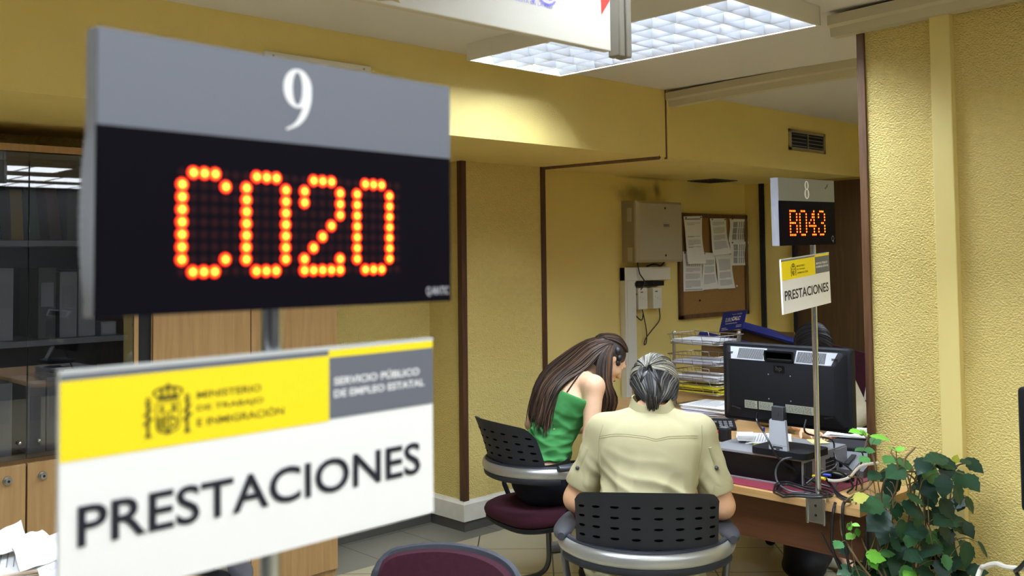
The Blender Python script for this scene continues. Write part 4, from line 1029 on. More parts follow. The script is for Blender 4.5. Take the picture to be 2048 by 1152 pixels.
# ------------------------------------------------------------------ cables on the desk
def zc(px, py, z): return on_z(px, py, z)
cable('cable', 'black monitor cable falling from the monitor label across the computer to the coil', [MC+V3(-.048, .098, -.115), MC+V3(-.058, .094, -.15), zc(1532, 872, .93), zc(1556, 915, .85), zc(1590, 940, .80), zc(1625, 962, .765), zc(1660, 975, .75)], .0042, cablem)
cable('cable', 'grey cable looping round the corner of the computer', [zc(1625, 925, .80), zc(1590, 916, .848), zc(1565, 920, .842), zc(1552, 940, .80), zc(1556, 965, .76), zc(1580, 982, .745), zc(1625, 986, .742)], .004, cablegrey)
rn = random.Random(7)
for k in range(6):
    a, b = rn.uniform(-10, 10), rn.uniform(-7, 7); zz = .741+.004*k
    pts = [zc(1556+a, 985+b, zz), zc(1562+a, 972+b, zz), zc(1585+a, 970+b, zz), zc(1612+a, 978+b, zz), zc(1650+a, 988+b*1.5, zz), zc(1664+a, 994+b, zz), zc(1640+a, 996+b, zz), zc(1600+a, 993+b, zz), zc(1570+a, 995+b, zz)]
    o = MB().tube(spline(pts, 6)[:-1], .0029, 7, closed=True).build('cable_coil', cablem)
    tag(o, 'coil of black cable heaped on the wine red mat before the pole', 'cable', 'cable coils on the desk mat')
cable('cable', 'black cable arching from the computer rear to the right of the pole', [zc(1612, 968, .77), zc(1640, 948, .80), zc(1668, 942, .81), zc(1690, 950, .79), zc(1706, 972, .75), zc(1695, 985, .738)], .0042, cablem)
cable('cable', 'black cable running from behind the pole over the desk edge to the plant', [zc(1650, 956, .78), zc(1664, 972, .75), zc(1680, 990, .742), zc(1700, 1002, .74), V3(3.325, 1.76, .735), V3(3.315, 1.75, .60), V3(3.35, 1.73, .40), V3(3.40, 1.70, .1)], .0055, cablem)
cable('cable', 'thick black cable hanging in a loop below the desk edge beside the clamp', [V3(3.345, 1.80, .735), V3(3.318, 1.795, .70), V3(3.315, 1.80, .58), V3(3.33, 1.76, .48), V3(3.36, 1.73, .45), V3(3.40, 1.715, .55), V3(3.40, 1.71, .66)], .006, cablem)
cable('cable', 'thin black cable leaving the clamp and hanging under the desk', [V3(3.345, 1.86, .62), V3(3.36, 1.83, .55), V3(3.40, 1.78, .46), V3(3.45, 1.74, .30), V3(3.47, 1.72, .02)], .003, cablem)
cable('cable', 'thick white cable curving over the black box at the wooden wall edge', [zc(1645, 957, .775), zc(1670, 962, .77), zc(1696, 956, .78), zc(1712, 940, .80), zc(1728, 930, .82), zc(1755, 926, .82)], .0062, cablewhite)
cable('cable', 'thin black cable hanging from the monitor on the right of the pole', [MC+V3(-.045, -.12, -.12), MC+V3(-.055, -.125, -.17), zc(1663, 880, .88), zc(1668, 905, .83), zc(1672, 930, .80), zc(1655, 945, .79)], .0038, cablem)
cable('cable', 'black cable looping behind the grey boxes', [zc(1660, 915, .82), zc(1690, 930, .80), zc(1715, 955, .77), zc(1725, 985, .745), zc(1700, 1000, .74), zc(1670, 985, .742), zc(1680, 960, .76), zc(1720, 935, .80)], .0036, cablem)
cable('cable', 'fine black cable lying across the desk at the wooden wall edge', [zc(1712, 980, .742), zc(1718, 940, .78), zc(1726, 915, .84), zc(1722, 900, .87)], .003, cablem)
for k, (a, b) in enumerate((((1626, 952), (1650, 958)), ((1646, 949), (1662, 951)))):
    o = MB().cyl(zc(a[0], a[1], .785), zc(b[0], b[1], .785), .006, 10).build('plug', cableyel if k == 0 else cableblue); tag(o, ('yellow' if k == 0 else 'blue')+' network plug behind the chrome pole', 'plug')
cable('cable', 'white cable arching at the lower right corner of the picture', [V3(2.70, 1.10, .60), at(1957, 1150, 2.75), at(1972, 1133, 2.72), at(1995, 1128, 2.68), at(2025, 1136, 2.6), V3(2.72, .80, .85), V3(2.75, .70, .84)], .007, cablewhite)
cable('cable', 'black cable falling from the cropped monitor', [V3(2.71, .80, 1.02), at(2047, 1128, 2.55), at(2036, 1152, 2.58), V3(2.60, .84, .735)], .006, cablem)

# ------------------------------------------------------------------ things on the desk
def slab(name, label, cat, c, size, rz, m, bev=.002, group=None):
    t = thing(name, label, cat, c, rz, group); return t
def sheets(label, c, size, rz, n, group, m=paper, jitter=.012, th=.002, printed=True):
    t = thing('paper_stack', label, 'papers', c, rz, group); rn = random.Random(label)
    for k in range(n):
        dx, dy, da = rn.uniform(-jitter, jitter), rn.uniform(-jitter, jitter), rn.uniform(-.08, .08); R = Matrix.Rotation(da, 3, 'Z')
        mm = m if not isinstance(m, list) else m[k % len(m)]
        sag = rn.uniform(0, .004)
        MB().sheet(lambda u, v: (R @ Vector(((u-.5)*size[0]+dx, (v-.5)*size[1]+dy, th*(k+.5)+k*.0004+sag*(u-.5)**2*2*(k/n))), (0, 0, 1)), 6, 6, th*.9).build('sheet', mm, t)
    if printed:
        pm = MB(); z = th*n+n*.0004+.006
        for k in range(9): pm.box(-size[0]*.38, size[0]*(.38 if k % 3 else .1), size[1]*(.36-k*.07), size[1]*(.36-k*.07)+.003, z-.004, z-.0035)
        pm.build('print', inklight, t, 0)
    return t
TC = Vector((4.95, 3.49, 0))
t = thing('letter_tray_tower', 'tower of four wire letter trays on a metal post, behind the woman in khaki', 'letter tray', (TC.x, TC.y, DZ))
for sx, sy in ((-.10, .16), (.12, -.16)):
    pm = MB(); pm.cyl((sx, sy, 0), (sx, sy, .44), .010, 12); pm.sphere((sx, sy, .445), .014, nu=12, nv=8); pm.build('post', steel, t)
MB().box(-.13, .13, -.17, .17, 0, .012, .003).build('base', steel, t)
TZ = (.385, .265, .165, .095)
for z in TZ:
    w = MB(); hx, hy = .13, .175
    loop = lambda hx, hy, zz: [(a, b, zz) for a, b in rrect(2*hx, 2*hy, .02, 3)]
    w.tube(loop(hx, hy, z), .0022, 6, True); w.tube(loop(hx+.012, hy+.012, z+.055), .0028, 6, True)
    for k in range(6):
        x = -hx+.02+k*(2*hx-.04)/5; w.tube([(x, -hy-.012, z+.055), (x, -hy, z), (x, hy, z), (x, hy+.012, z+.055)], .0016, 5)
    for k in range(5):
        y = -hy+.03+k*(2*hy-.06)/4; w.tube([(-hx-.012, y, z+.055 if k % 2 else z+.03), (-hx, y, z), (hx, y, z), (hx+.012, y, z+.055)], .0016, 5)
    w.tube([(-hx-.012, -hy*.2, z+.055), (-hx-.03, -hy*.2, z+.085), (-hx-.03, -hy*.75, z+.085), (-hx-.012, -hy*.75, z+.055)], .0022, 6)
    w.build('wire_tray', steel, t, 60)
for i, (z, n, m, lb) in enumerate(((TZ[0], 5, paper2, 'grey white papers in the topmost wire tray'), (TZ[1], 4, [paperlil, paper2], 'lilac papers in the second wire tray'), (TZ[2], 6, [paper2, paperlil, paper], 'thick curling papers in the third wire tray'), (TZ[3], 8, [paperyel, paperyel, dark], 'yellow folders in the lowest wire tray'))):
    sheets(lb, (TC.x, TC.y, DZ+z+.003), (.23, .32), .03*i, n, None, m, .012, .004, False)
sheets('white forms piled on the desk below the wire trays', (4.72, 3.27, DZ), (.30, .30), .25, 7, None, [paperlil, paper2, paper], .02, .005)
sheets('loose white forms on top of the pile below the wire trays', (4.72, 3.27, DZ+.042), (.28, .29), .1, 5, None, paper, .015, .004)
# blue carton
bxp = Vector((5.62, 3.62, DZ))
t = thing('leaflet_box', 'cardboard box with blue flaps behind the monitor and wire trays', 'box', bxp, math.radians(12))
w = MB()
for a in ((-.17, -.16, -.26, .26, 0, .32), (.16, .17, -.26, .26, 0, .40), (-.17, .17, .25, .26, 0, .36), (-.17, .17, -.26, -.25, 0, .30), (-.17, .17, -.26, .26, 0, .01)): w.box(*a)
w.build('carton', cardboard, t)
for p0, p1, ww in ((V3(-.17, .27, .40), V3(-.17, -.22, .31), .05), (V3(.15, .20, .47), V3(.17, -.34, .34), .05)):
    f = MB(); dd = (p1-p0); f.add([p0+V3(-ww, 0, -.02), p0+V3(ww*.3, 0, .015), p1+V3(ww*.3, 0, .015), p1+V3(-ww, 0, -.02)]+[p0+V3(-ww, 0, -.035), p0+V3(ww*.3, 0, 0), p1+V3(ww*.3, 0, 0), p1+V3(-ww, 0, -.035)], [(0, 1, 2, 3), (4, 5, 6, 7), (0, 1, 5, 4), (1, 2, 6, 5), (2, 3, 7, 6), (3, 0, 4, 7)]); f.build('blue_flap', bluedark, t)
cl_ = [at(1447, 625, 6.55), at(1493, 620, 6.42), at(1486, 657, 6.42), at(1438, 664, 6.55)]
ct = thing('blue_card', 'blue card with white lettering standing up from the leaflet box below the cork board', 'card', cl_[3])
nn = (cl_[1]-cl_[0]).cross(cl_[3]-cl_[0]).normalized(); nn = nn if nn.dot(EYE-cl_[0]) > 0 else -nn
frc = lambda u, v, d=0: cl_[3]*(1-u)*(1-v)+cl_[2]*u*(1-v)+cl_[1]*u*v+cl_[0]*(1-u)*v+nn*d
MB().prism([(0, 0), (1, 0), (1, 1), (0, 1)], -.006, 0, frc).build('card_body', bluecard, ct, 0, world=True)
lettering('card_lettering', 'EURO', .2, whiteink, ct, frc, .18, .47, .001, fit=.27, fith=.21)
lettering('card_lettering', 'CALC', .2, whiteink, ct, frc, .45, .50, .001, bold=.012, shear=.25, fit=.36, fith=.22)
lettering('card_lettering', '1 euro 166,386', .08, whiteink, ct, frc, .42, .80, .001, fit=.42, fith=.08)
for u, v, fw in ((.2, .36, .5), (.08, .14, .2), (.08, .06, .28), (.68, .22, .22), (.68, .14, .22)):
    MB().prism([(u, v), (u+fw, v+.0), (u+fw, v+.025), (u, v+.025)], 0, .001, frc).build('card_small_print', whiteink, ct, 0, world=True)
# calculator, stapler, phone
c = zc(1436, 846, DZ+.03)
t = thing('calculator', 'dark calculator with grey keys beside the monitor edge', 'calculator', (c.x, c.y, DZ), math.radians(-50))
MB().add([(-.09, -.06, 0), (.09, -.06, 0), (.09, .06, 0), (-.09, .06, 0), (-.09, -.06, .015), (.09, -.06, .015), (.09, .06, .045), (-.09, .06, .045)], [(0, 1, 2, 3), (4, 5, 6, 7), (0, 1, 5, 4), (1, 2, 6, 5), (2, 3, 7, 6), (3, 0, 4, 7)]).build('calculator_body', blackmatte, t)
k_ = MB()
for i in range(6):
    for j in range(3): k_.box(-.075+i*.026, -.057+i*.026, -.045+j*.025, -.028+j*.025, .018+j*.006, .026+j*.006, .002)
k_.build('keypad', greypl, t)
c = zc(1412, 866, DZ)
t = thing('stapler', 'small black and red stapler on the desk beside the khaki shoulder', 'stapler', (c.x, c.y, DZ), math.radians(-40))
MB().box(-.07, .07, -.02, .02, 0, .012, .004).build('base', redm, t); MB().obox((0, 0, .035), (.14, .03, .022), Matrix.Rotation(-.1, 3, 'Y'), .008).build('arm', blackgloss, t); MB().obox((-.06, .005, .03), (.04, .032, .03), None, .006).build('cap', pcsilver, t)
c = zc(1457, 884, DZ)
t = thing('desk_gadget', 'small black box with a rounded top below the monitor corner', 'desk gadget', (c.x, c.y+.02, DZ), math.radians(10))
MB().obox((0, 0, .035), (.05, .055, .07), None, .012, 3).build('gadget_body', blackmatte, t); MB().obox((-.003, 0, .070), (.036, .036, .003), None, .001).build('gadget_top', greypl, t)
# papers on the computer
PT = PCO.z+PH
sheets('white and yellow forms fanned on the computer under the monitor', (3.72, 2.30, PT), (.24, .16), .5, 4, None, [paper, paperyel, paper, paper], .015, .002)
sheets('small thick white pad at the left corner of the computer', (3.64, 2.37, PT+.0105), (.10, .07), .6, 6, None, paper, .003, .003, False)
sheets('white forms on the desk to the right of the chrome pole', (4.25, 2.17, DZ+.09), (.22, .24), .3, 4, None, paper, .02, .002)
sheets('pale yellow note slips beside the monitor stand', (3.83, 2.12, PT), (.09, .06), .8, 2, None, mat('yellow_note', (232, 226, 150), .7), .02, .002, False)
bt = thing('pen_barrel', 'blue pen standing behind the monitor', 'pen', (3.85, 2.42, DZ), 0); MB().cyl((0, 0, .0), (.02, .0, .14), .005, 8).build('barrel', cableblue, bt)
# boxes by the wall edge
t = thing('printer', 'low black printer on the desk cut off by the wooden wall edge', 'printer', (4.12, 2.06, DZ), math.radians(5))
MB().box(-.16, .16, -.18, .16, 0, .085, .012).build('printer_body', blackmatte, t); MB().box(-.165, -.158, -.10, .06, .05, .056).build('paper_slot', greypl, t)
t = thing('card_reader', 'grey plastic box with sloping top in front of the black printer', 'device', (3.86, 2.005, DZ), math.radians(8))
MB().add([(-.08, -.08, 0), (.10, -.08, 0), (.10, .075, 0), (-.08, .075, 0), (-.08, -.08, .03), (.10, -.08, .07), (.10, .075, .07), (-.08, .075, .03)], [(0, 1, 2, 3), (4, 5, 6, 7), (0, 1, 5, 4), (1, 2, 6, 5), (2, 3, 7, 6), (3, 0, 4, 7)]).build('reader_body', greypl, t, 20)
MB().obox((.0, 0, .056), (.10, .02, .006), Matrix.Rotation(-.22, 3, 'Y'), .001).build('reader_slot', dark, t)
t = thing('power_block', 'black power supply brick on the bare desk behind the cables', 'power supply', (3.70, 1.965, DZ), math.radians(80)); MB().box(-.05, .05, -.025, .025, 0, .03, .006).build('brick_body', blackmatte, t); MB().box(-.03, .03, -.015, .015, .03, .0305).build('rating_label', labelm, t)
# bag under the desk
c = zc(1618, 1150, .0)
t = thing('shoulder_bag', 'black bag slumped on the floor under the desk', 'bag', (c.x, c.y, 0), .4)
b = Body(.01, .04); b.ell((0, 0, .14), (.17, .10, .15)); b.ell((.05, .03, .22), (.10, .07, .10)); b.ell((-.1, 0, .06), (.1, .1, .07))
rn = random.Random(3)
skin_out(Body(.01, .04).ell(Vector((c.x, c.y, .13)), (.16, .11, .14)).ell(Vector((c.x+.06, c.y+.02, .20)), (.10, .08, .11)).ell(Vector((c.x-.08, c.y-.02, .07)), (.11, .11, .075)), 'bag_body', blackmatte, t, fold=lambda p: .008*noise.noise(p*14))
MB().tube(spline([V3(-.12, .0, .22), V3(-.08, -.02, .34), V3(.05, 0, .38), V3(.14, .02, .24)], 6), .009, 8).build('strap', belt, t)
# papers lower left
lp = on_z(60, 1100, .80)
for i, (dx, dy, dz, rz, sz, lb) in enumerate(((0, 0, 0, .9, (.36, .30), 'heap of white papers at the lower left, the bottom bundle'), (.02, .0, .03, 1.25, (.34, .26), 'white ruled sheets on the middle of the heap at the lower left'))):
    sheets(lb, (lp.x+dx, lp.y+dy, DZ+dz), sz, rz, 6, None, paper, .02, .0045)
P = [on_z(-40, 1060, .84), on_z(48, 1044, .85), on_z(75, 1085, .80), on_z(-20, 1110, .80)]
def crumple(label, px, zs, seed, name='loose_sheet', m=paper):
    P = [on_z(x, y, z) for (x, y), z in zip(px, zs)]
    f = lambda u, v: ((P[0]*(1-u)*(1-v)+P[1]*u*(1-v)+P[2]*u*v+P[3]*(1-u)*v)+V3(0, 0, .012*noise.noise(Vector((u*3, v*3, seed)))+.02*math.sin(u*3+seed)*(v-.5)), V3(0, 0, 1))
    o = MB().sheet(f, 14, 14, .0012).build(name, m, None, 50); return tag(o, label, 'paper')
crumple('curled white sheet at the far left of the paper heap', [(-60, 1075), (42, 1045), (56, 1090), (-40, 1130)], (.84, .86, .81, .80), 1)
crumple('rumpled white sheet whose edge stands up in the middle of the paper heap', [(20, 1072), (84, 1066), (140, 1100), (40, 1150)], (.83, .835, .80, .80), 2)
crumple('flat white sheet with a lilac stamp running under the placard', [(60, 1090), (150, 1058), (230, 1120), (90, 1190)], (.80, .79, .78, .78), 3)
st = MB(); q = [on_z(98, 1138, .812), on_z(112, 1124, .812), on_z(122, 1129, .812), on_z(104, 1142, .812)]
st.add(q+[a+V3(0, 0, .001) for a in q], [(0, 1, 2, 3), (4, 5, 6, 7), (0, 1, 5, 4), (1, 2, 6, 5), (2, 3, 7, 6), (3, 0, 4, 7)]); tag(st.build('stamp_slip', mat('lilac_slip', (196, 196, 232), .7)), 'small lilac slip lying on the paper heap', 'paper')

# ------------------------------------------------------------------ handbag hung from the khaki woman's chair
hb = at(1140, 1170, 3.50)
t = thing('handbag', 'dark handbag with tan leather straps hanging from the left arm of the khaki woman\'s chair', 'handbag', (hb.x, hb.y, .15))
skin_out(Body(.008, .03).ell(hb+V3(0, 0, -.14), (.13, .10, .15)).ell(hb+V3(.04, .04, -.20), (.12, .10, .11)), 'bag_body', navy, t, fold=lambda p: .006*noise.noise(p*16))
AL = LC+V3(math.cos(LADY_AZ)*.02-math.sin(LADY_AZ)*.30, math.sin(LADY_AZ)*.02+math.cos(LADY_AZ)*.30, .69)
for k in (-.022, .012):
    pth = spline([hb+V3(-.05+k, -.02, -.06), hb+V3(-.02+k, -.03, .02), AL+V3(-.02+k, -.045, -.12), AL+V3(k, -.045, -.01), AL+V3(k+.01, -.01, .022), AL+V3(k+.02, .035, -.01), hb+V3(.03+k, .05, .02), hb+V3(.05+k, .04, -.06)], 6)
    MB().tube(pth, .007, 6, rz=.45).build('strap', tanleather, t)
# ------------------------------------------------------------------ climbing plant
PB0 = Vector((3.53, 1.56, 0))
t = thing('potted_ivy', 'bushy potted ivy with lobed leaves in front of the stucco wall', 'plant', PB0)
pm = MB(); rg = lambda r, z: [Vector((PB0.x+r*math.cos(a), PB0.y+r*math.sin(a), z)) for a in [2*math.pi*i/28 for i in range(28)]]
pm.loft([rg(.095, 0), rg(.13, .24), rg(.14, .24), rg(.14, .28), rg(.125, .28), rg(.12, .25)]); pm.build('pot', potm, t, 30, world=True)
pm = MB(); pm.loft([rg(.122, .245), rg(.122, .258)]); pm.build('soil', soil, t, world=True)
rn = random.Random(11)
leaves = MB(); leaves.colors = []; young = MB(); young.colors = []; stems = MB()
def leaf(mb, base, tip_dir, nrm, L, col):
    x = tip_dir.normalized(); n = (nrm-x*nrm.dot(x)).normalized(); y = n.cross(x)
    prof = [(0, .0), (.06, .20), (.20, .30), (.27, .40), (.40, .40), (.52, .46), (.60, .34), (.72, .33), (.80, .20), (1.0, 0)]
    vs = []; fold = rn.uniform(.12, .35); droop = rn.uniform(.05, .28); k = rn.uniform(.9, 1.15)
    for u, w in prof:
        z = -droop*u*u
        vs.append(base+(x*u+n*z)*L)
        for s in (-1, 1): vs.append(base+(x*(u-.04*(w > .3))+y*s*w*k+n*(z+fold*w*.6-.25*w*w))*L)
    fs = []
    for i in range(len(prof)-1):
        a = i*3; fs.append((a, a+3, a+4, a+1)); fs.append((a, a+2, a+5, a+3))
    mb.add(vs, fs)
    for i in range(len(vs)):
        v = 1.12 if i % 3 == 0 else 1
        mb.colors.append(tuple(c*v for c in col[:3])+(1,))
STEMS = [[(1772, 1152), (1755, 1060), (1790, 985), (1795, 930), (1782, 905)], [(1800, 1152), (1815, 1060), (1822, 980), (1808, 925), (1830, 895)],
         [(1850, 1152), (1880, 1080), (1900, 1000), (1895, 950), (1880, 920)], [(1905, 1152), (1905, 1060), (1892, 990), (1912, 935), (1940, 925)],
         [(1740, 1152), (1705, 1105), (1682, 1060), (1690, 1005), (1735, 975), (1752, 945), (1742, 900), (1735, 880)], [(1750, 1130), (1725, 1080), (1722, 1055), (1700, 1052)],
         [(1835, 1152), (1850, 1080), (1848, 1010), (1830, 960), (1800, 940)], [(1700, 1152), (1712, 1120), (1735, 1100), (1770, 1110)], [(1760, 1010), (1770, 960), (1800, 945), (1845, 945), (1870, 955)]]
SP = []
for k in range(14):
    x0_ = rn.uniform(1720, 1930); x1_ = x0_+rn.uniform(-40, 40); STEMS.append([(x0_, 1160), ((x0_+x1_)/2+rn.uniform(-25, 25), rn.uniform(1040, 1090)), (x1_, rn.uniform(950, 1010)), (x1_+rn.uniform(-30, 30), rn.uniform(930, 980))])
for i, s in enumerate(STEMS):
    Z0 = 3.52+.03*(i % 4); s3 = [at(x, y, Z0+.05*math.sin(j*1.7+i)) for j, (x, y) in enumerate(s)]
    root = PB0+V3(rn.uniform(-.05, .05), rn.uniform(-.05, .05), .25)
    full = spline(([root] if s[0][1] > 1100 else [])+s3, 8)
    stems.tube(full, .0034 if i < 9 and i != 4 else .0022 if i > 8 else .004, 6); SP += full
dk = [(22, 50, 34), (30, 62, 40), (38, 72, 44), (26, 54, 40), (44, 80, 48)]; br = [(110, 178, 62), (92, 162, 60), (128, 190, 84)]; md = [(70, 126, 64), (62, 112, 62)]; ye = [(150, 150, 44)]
def put(px, py, L, kind, ang=None, Z=None):
    z = Z if Z else 3.50+rn.uniform(-.10, .12)
    p = at(px, py, z)
    if p.x > 3.66: p = on_x(px, py, 3.66)
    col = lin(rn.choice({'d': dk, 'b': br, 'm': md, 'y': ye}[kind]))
    near = min(SP, key=lambda q: (q-p).length); 
    d = (p-near); d = d if d.length > .01 else V3(rn.uniform(-1, 1), rn.uniform(-1, 1), .2)
    if ang is None: ang = rn.uniform(-160, 0) if rn.random() < .8 else rn.uniform(0, 90)
    a = math.radians(ang); tip = (CR*math.cos(a)+CU*math.sin(a)+(-CF)*rn.uniform(.1, .8)).normalized()
    n = (-CF*rn.uniform(.15, .7)+CU*rn.uniform(.75, 1.1)+CR*rn.uniform(-.4, .4)).normalized(); L *= .95
    b = p-tip*L*.5
    leaf(young if kind in 'b' else leaves, b, tip, n, L, col)
    if (near-b).length < .30:
        m_ = (near+b)/2+V3(0, 0, .012); stems.tube(spline([near, m_, b], 4), .0016, 5)
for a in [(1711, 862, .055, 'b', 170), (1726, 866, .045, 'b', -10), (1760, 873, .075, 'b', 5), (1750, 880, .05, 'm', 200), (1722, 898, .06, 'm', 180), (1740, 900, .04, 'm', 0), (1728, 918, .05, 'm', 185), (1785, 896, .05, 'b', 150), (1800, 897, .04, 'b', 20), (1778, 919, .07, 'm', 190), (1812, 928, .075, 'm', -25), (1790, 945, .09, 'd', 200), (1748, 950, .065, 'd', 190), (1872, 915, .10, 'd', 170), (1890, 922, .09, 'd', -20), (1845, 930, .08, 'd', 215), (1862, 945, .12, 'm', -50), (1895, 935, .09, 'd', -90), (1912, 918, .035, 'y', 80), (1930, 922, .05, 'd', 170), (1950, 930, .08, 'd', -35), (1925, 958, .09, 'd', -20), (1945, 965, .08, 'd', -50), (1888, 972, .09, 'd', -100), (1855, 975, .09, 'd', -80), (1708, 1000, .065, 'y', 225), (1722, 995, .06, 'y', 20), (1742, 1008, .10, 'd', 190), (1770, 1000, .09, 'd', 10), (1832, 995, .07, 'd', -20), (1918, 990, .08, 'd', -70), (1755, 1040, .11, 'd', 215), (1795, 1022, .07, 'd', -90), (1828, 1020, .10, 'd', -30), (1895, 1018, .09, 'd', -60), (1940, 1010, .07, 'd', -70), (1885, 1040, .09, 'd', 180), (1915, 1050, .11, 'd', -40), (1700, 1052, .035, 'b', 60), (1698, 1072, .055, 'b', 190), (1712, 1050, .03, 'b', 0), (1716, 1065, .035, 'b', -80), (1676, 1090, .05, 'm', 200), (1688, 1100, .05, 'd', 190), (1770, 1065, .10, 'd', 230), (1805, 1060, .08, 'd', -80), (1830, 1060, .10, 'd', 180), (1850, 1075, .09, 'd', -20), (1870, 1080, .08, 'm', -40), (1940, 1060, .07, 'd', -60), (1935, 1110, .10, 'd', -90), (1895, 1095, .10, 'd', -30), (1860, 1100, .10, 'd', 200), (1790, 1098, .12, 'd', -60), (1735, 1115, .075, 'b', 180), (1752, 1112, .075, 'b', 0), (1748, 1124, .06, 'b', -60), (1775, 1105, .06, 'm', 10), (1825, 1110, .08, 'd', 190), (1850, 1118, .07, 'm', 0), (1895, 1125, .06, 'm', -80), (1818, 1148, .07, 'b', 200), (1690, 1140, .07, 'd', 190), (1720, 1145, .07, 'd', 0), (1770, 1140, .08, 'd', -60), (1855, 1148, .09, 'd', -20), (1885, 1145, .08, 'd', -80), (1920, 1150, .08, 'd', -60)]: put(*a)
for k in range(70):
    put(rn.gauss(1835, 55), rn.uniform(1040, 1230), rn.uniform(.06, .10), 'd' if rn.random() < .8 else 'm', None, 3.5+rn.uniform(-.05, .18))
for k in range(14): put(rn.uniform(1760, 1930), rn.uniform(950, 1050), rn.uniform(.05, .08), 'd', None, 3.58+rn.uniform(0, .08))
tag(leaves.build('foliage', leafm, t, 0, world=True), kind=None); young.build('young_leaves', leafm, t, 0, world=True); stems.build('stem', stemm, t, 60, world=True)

# ------------------------------------------------------------------ people
def frame_az(origin, az):
    F_ = Vector((math.cos(az), math.sin(az), 0)); R_ = Vector((math.sin(az), -math.cos(az), 0)); o = Vector((origin.x, origin.y, 0))
    return F_, R_, (lambda f, r, z: o+F_*f+R_*r+Vector((0, 0, z)))
def rot_from(f, u):
    f = f.normalized(); u = (u-f*u.dot(f)).normalized(); l = u.cross(f)
    return Matrix((f, l, u)).transposed()         # columns: forward, left, up
def head(b, c, R, s=1.0):
    f, l, u = R.col[0], R.col[1], R.col[2]; q = lambda a, d, e: c+(f*a+l*d+u*e)*s
    b.ell(q(-.012, 0, .022), (.092*s, .074*s, .088*s), R, .02); b.ell(q(.012, 0, -.035), (.070*s, .062*s, .075*s), R, .03)
    b.cap(q(.052, 0, -.090), q(.02, 0, -.085), .026*s, .036*s, k=.03)
    b.cap(q(.083, 0, .012), q(.104, 0, -.028), .008*s, .0125*s, k=.012); b.cap(q(.094, .010, -.034), q(.094, -.010, -.034), .008*s, k=.008)
    b.cap(q(.078, .028, .022), q(.082, -.028, .022), .012*s, k=.016)
    b.cap(q(.083, .016, -.060), q(.083, -.016, -.060), .0085*s, k=.008); b.cap(q(.080, .013, -.071), q(.080, -.013, -.071), .0085*s, k=.008)
    for d in (-1, 1):
        b.ell(q(-.008, d*.076, -.005), (.017*s, .007*s, .030*s), R, .006); b.ell(q(-.006, d*.074, -.028), (.010*s, .007*s, .012*s), R, .004); b.ell(q(.055, d*.035, -.025), (.028*s, .024*s, .024*s), R, .02)
    return q
def face_bits(q, R, parent, s=1.0):
    for d in (-1, 1):
        e = MB().sphere(q(.070, d*.031, .004), .0125*s, nu=12, nv=8).build('eye', eyewhite, parent, 60, world=True)
        MB().sphere(q(.0795, d*.031, .003), .0045*s, nu=10, nv=6).build('iris', dark, e, 60, world=True)
    m = MB(); m.tube([q(.0915, .018, -.0655), q(.0965, 0, -.064), q(.0915, -.018, -.0655)], .0032*s, 6); m.build('mouth', lipm, parent, 60, world=True)
def strands(name, guides, n, r, parent, colf, seed, jit=.006, depth=.0, m=16, wave=.0):
    rn = random.Random(seed); G = []
    for g in guides:
        sp = spline(g, 10); idx = [i*(len(sp)-1)/(m-1) for i in range(m)]
        G.append([sp[int(i)].lerp(sp[min(int(i)+1, len(sp)-1)], i-int(i)) for i in idx])
    mb = MB(); mb.colors = []
    for k in range(n):
        t_ = rn.uniform(0, len(G)-1.0001); i = int(t_); w = t_-i
        off = V3(rn.gauss(0, jit), rn.gauss(0, jit), rn.gauss(0, jit)); ph = rn.uniform(0, 6.28); end = rn.uniform(.86, 1.0); fr_ = rn.uniform(4, 8)
        P = []
        for j in range(m):
            x = j/(m-1)*end*(m-1); a = int(x); a2 = min(a+1, m-1); z = x-a
            p = G[i][a].lerp(G[i][a2], z).lerp(G[i+1][a].lerp(G[i+1][a2], z), w)
            v = j/(m-1); sp_ = .35+.9*v
            P.append(p+off*sp_+V3(math.sin(fr_*v+ph), math.cos(fr_*v*1.1+ph), 0)*wave*v)
        rad = [r*(.55+.45*math.sin(math.pi*min(1, .25+.75*j/(m-1)))) if j < m-1 else r*.15 for j in range(m)]
        nv = len(mb.v); mb.tube(P, rad, 5); col = lin(colf(rn, t_/(len(G)-1)))
        mb.colors += [col]*(len(mb.v)-nv)
    return mb.build(name, hairm, parent, 60, world=True)
def on_skull(c, R, rad, dirv):      # direction given as (forward, left, up)
    d = Vector(dirv).normalized(); f, l, u = R.col[0], R.col[1], R.col[2]
    k = 1/math.sqrt((d.x/rad[0])**2+(d.y/rad[1])**2+(d.z/rad[2])**2); return c+(f*d.x+l*d.y+u*d.z)*k
def skull_path(c, R, rad, a, b, n=6):
    a, b = Vector(a).normalized(), Vector(b).normalized(); return [on_skull(c, R, rad, a.lerp(b, i/(n-1))) for i in range(n)]
def seam(bvh, px, off, Z0=3.0):
    out = []
    for x, y in px:
        d = ray(x, y).normalized(); h = bvh.ray_cast(EYE, d)
        if h[0] is not None:
            n = h[1] if h[1].dot(d) < 0 else -h[1]; out.append(Vector(h[0])+n*off)
    return out
def densify(px, n=6): return [(p.x, p.y) for p in spline([(a, b, 0) for a, b in px], n)]

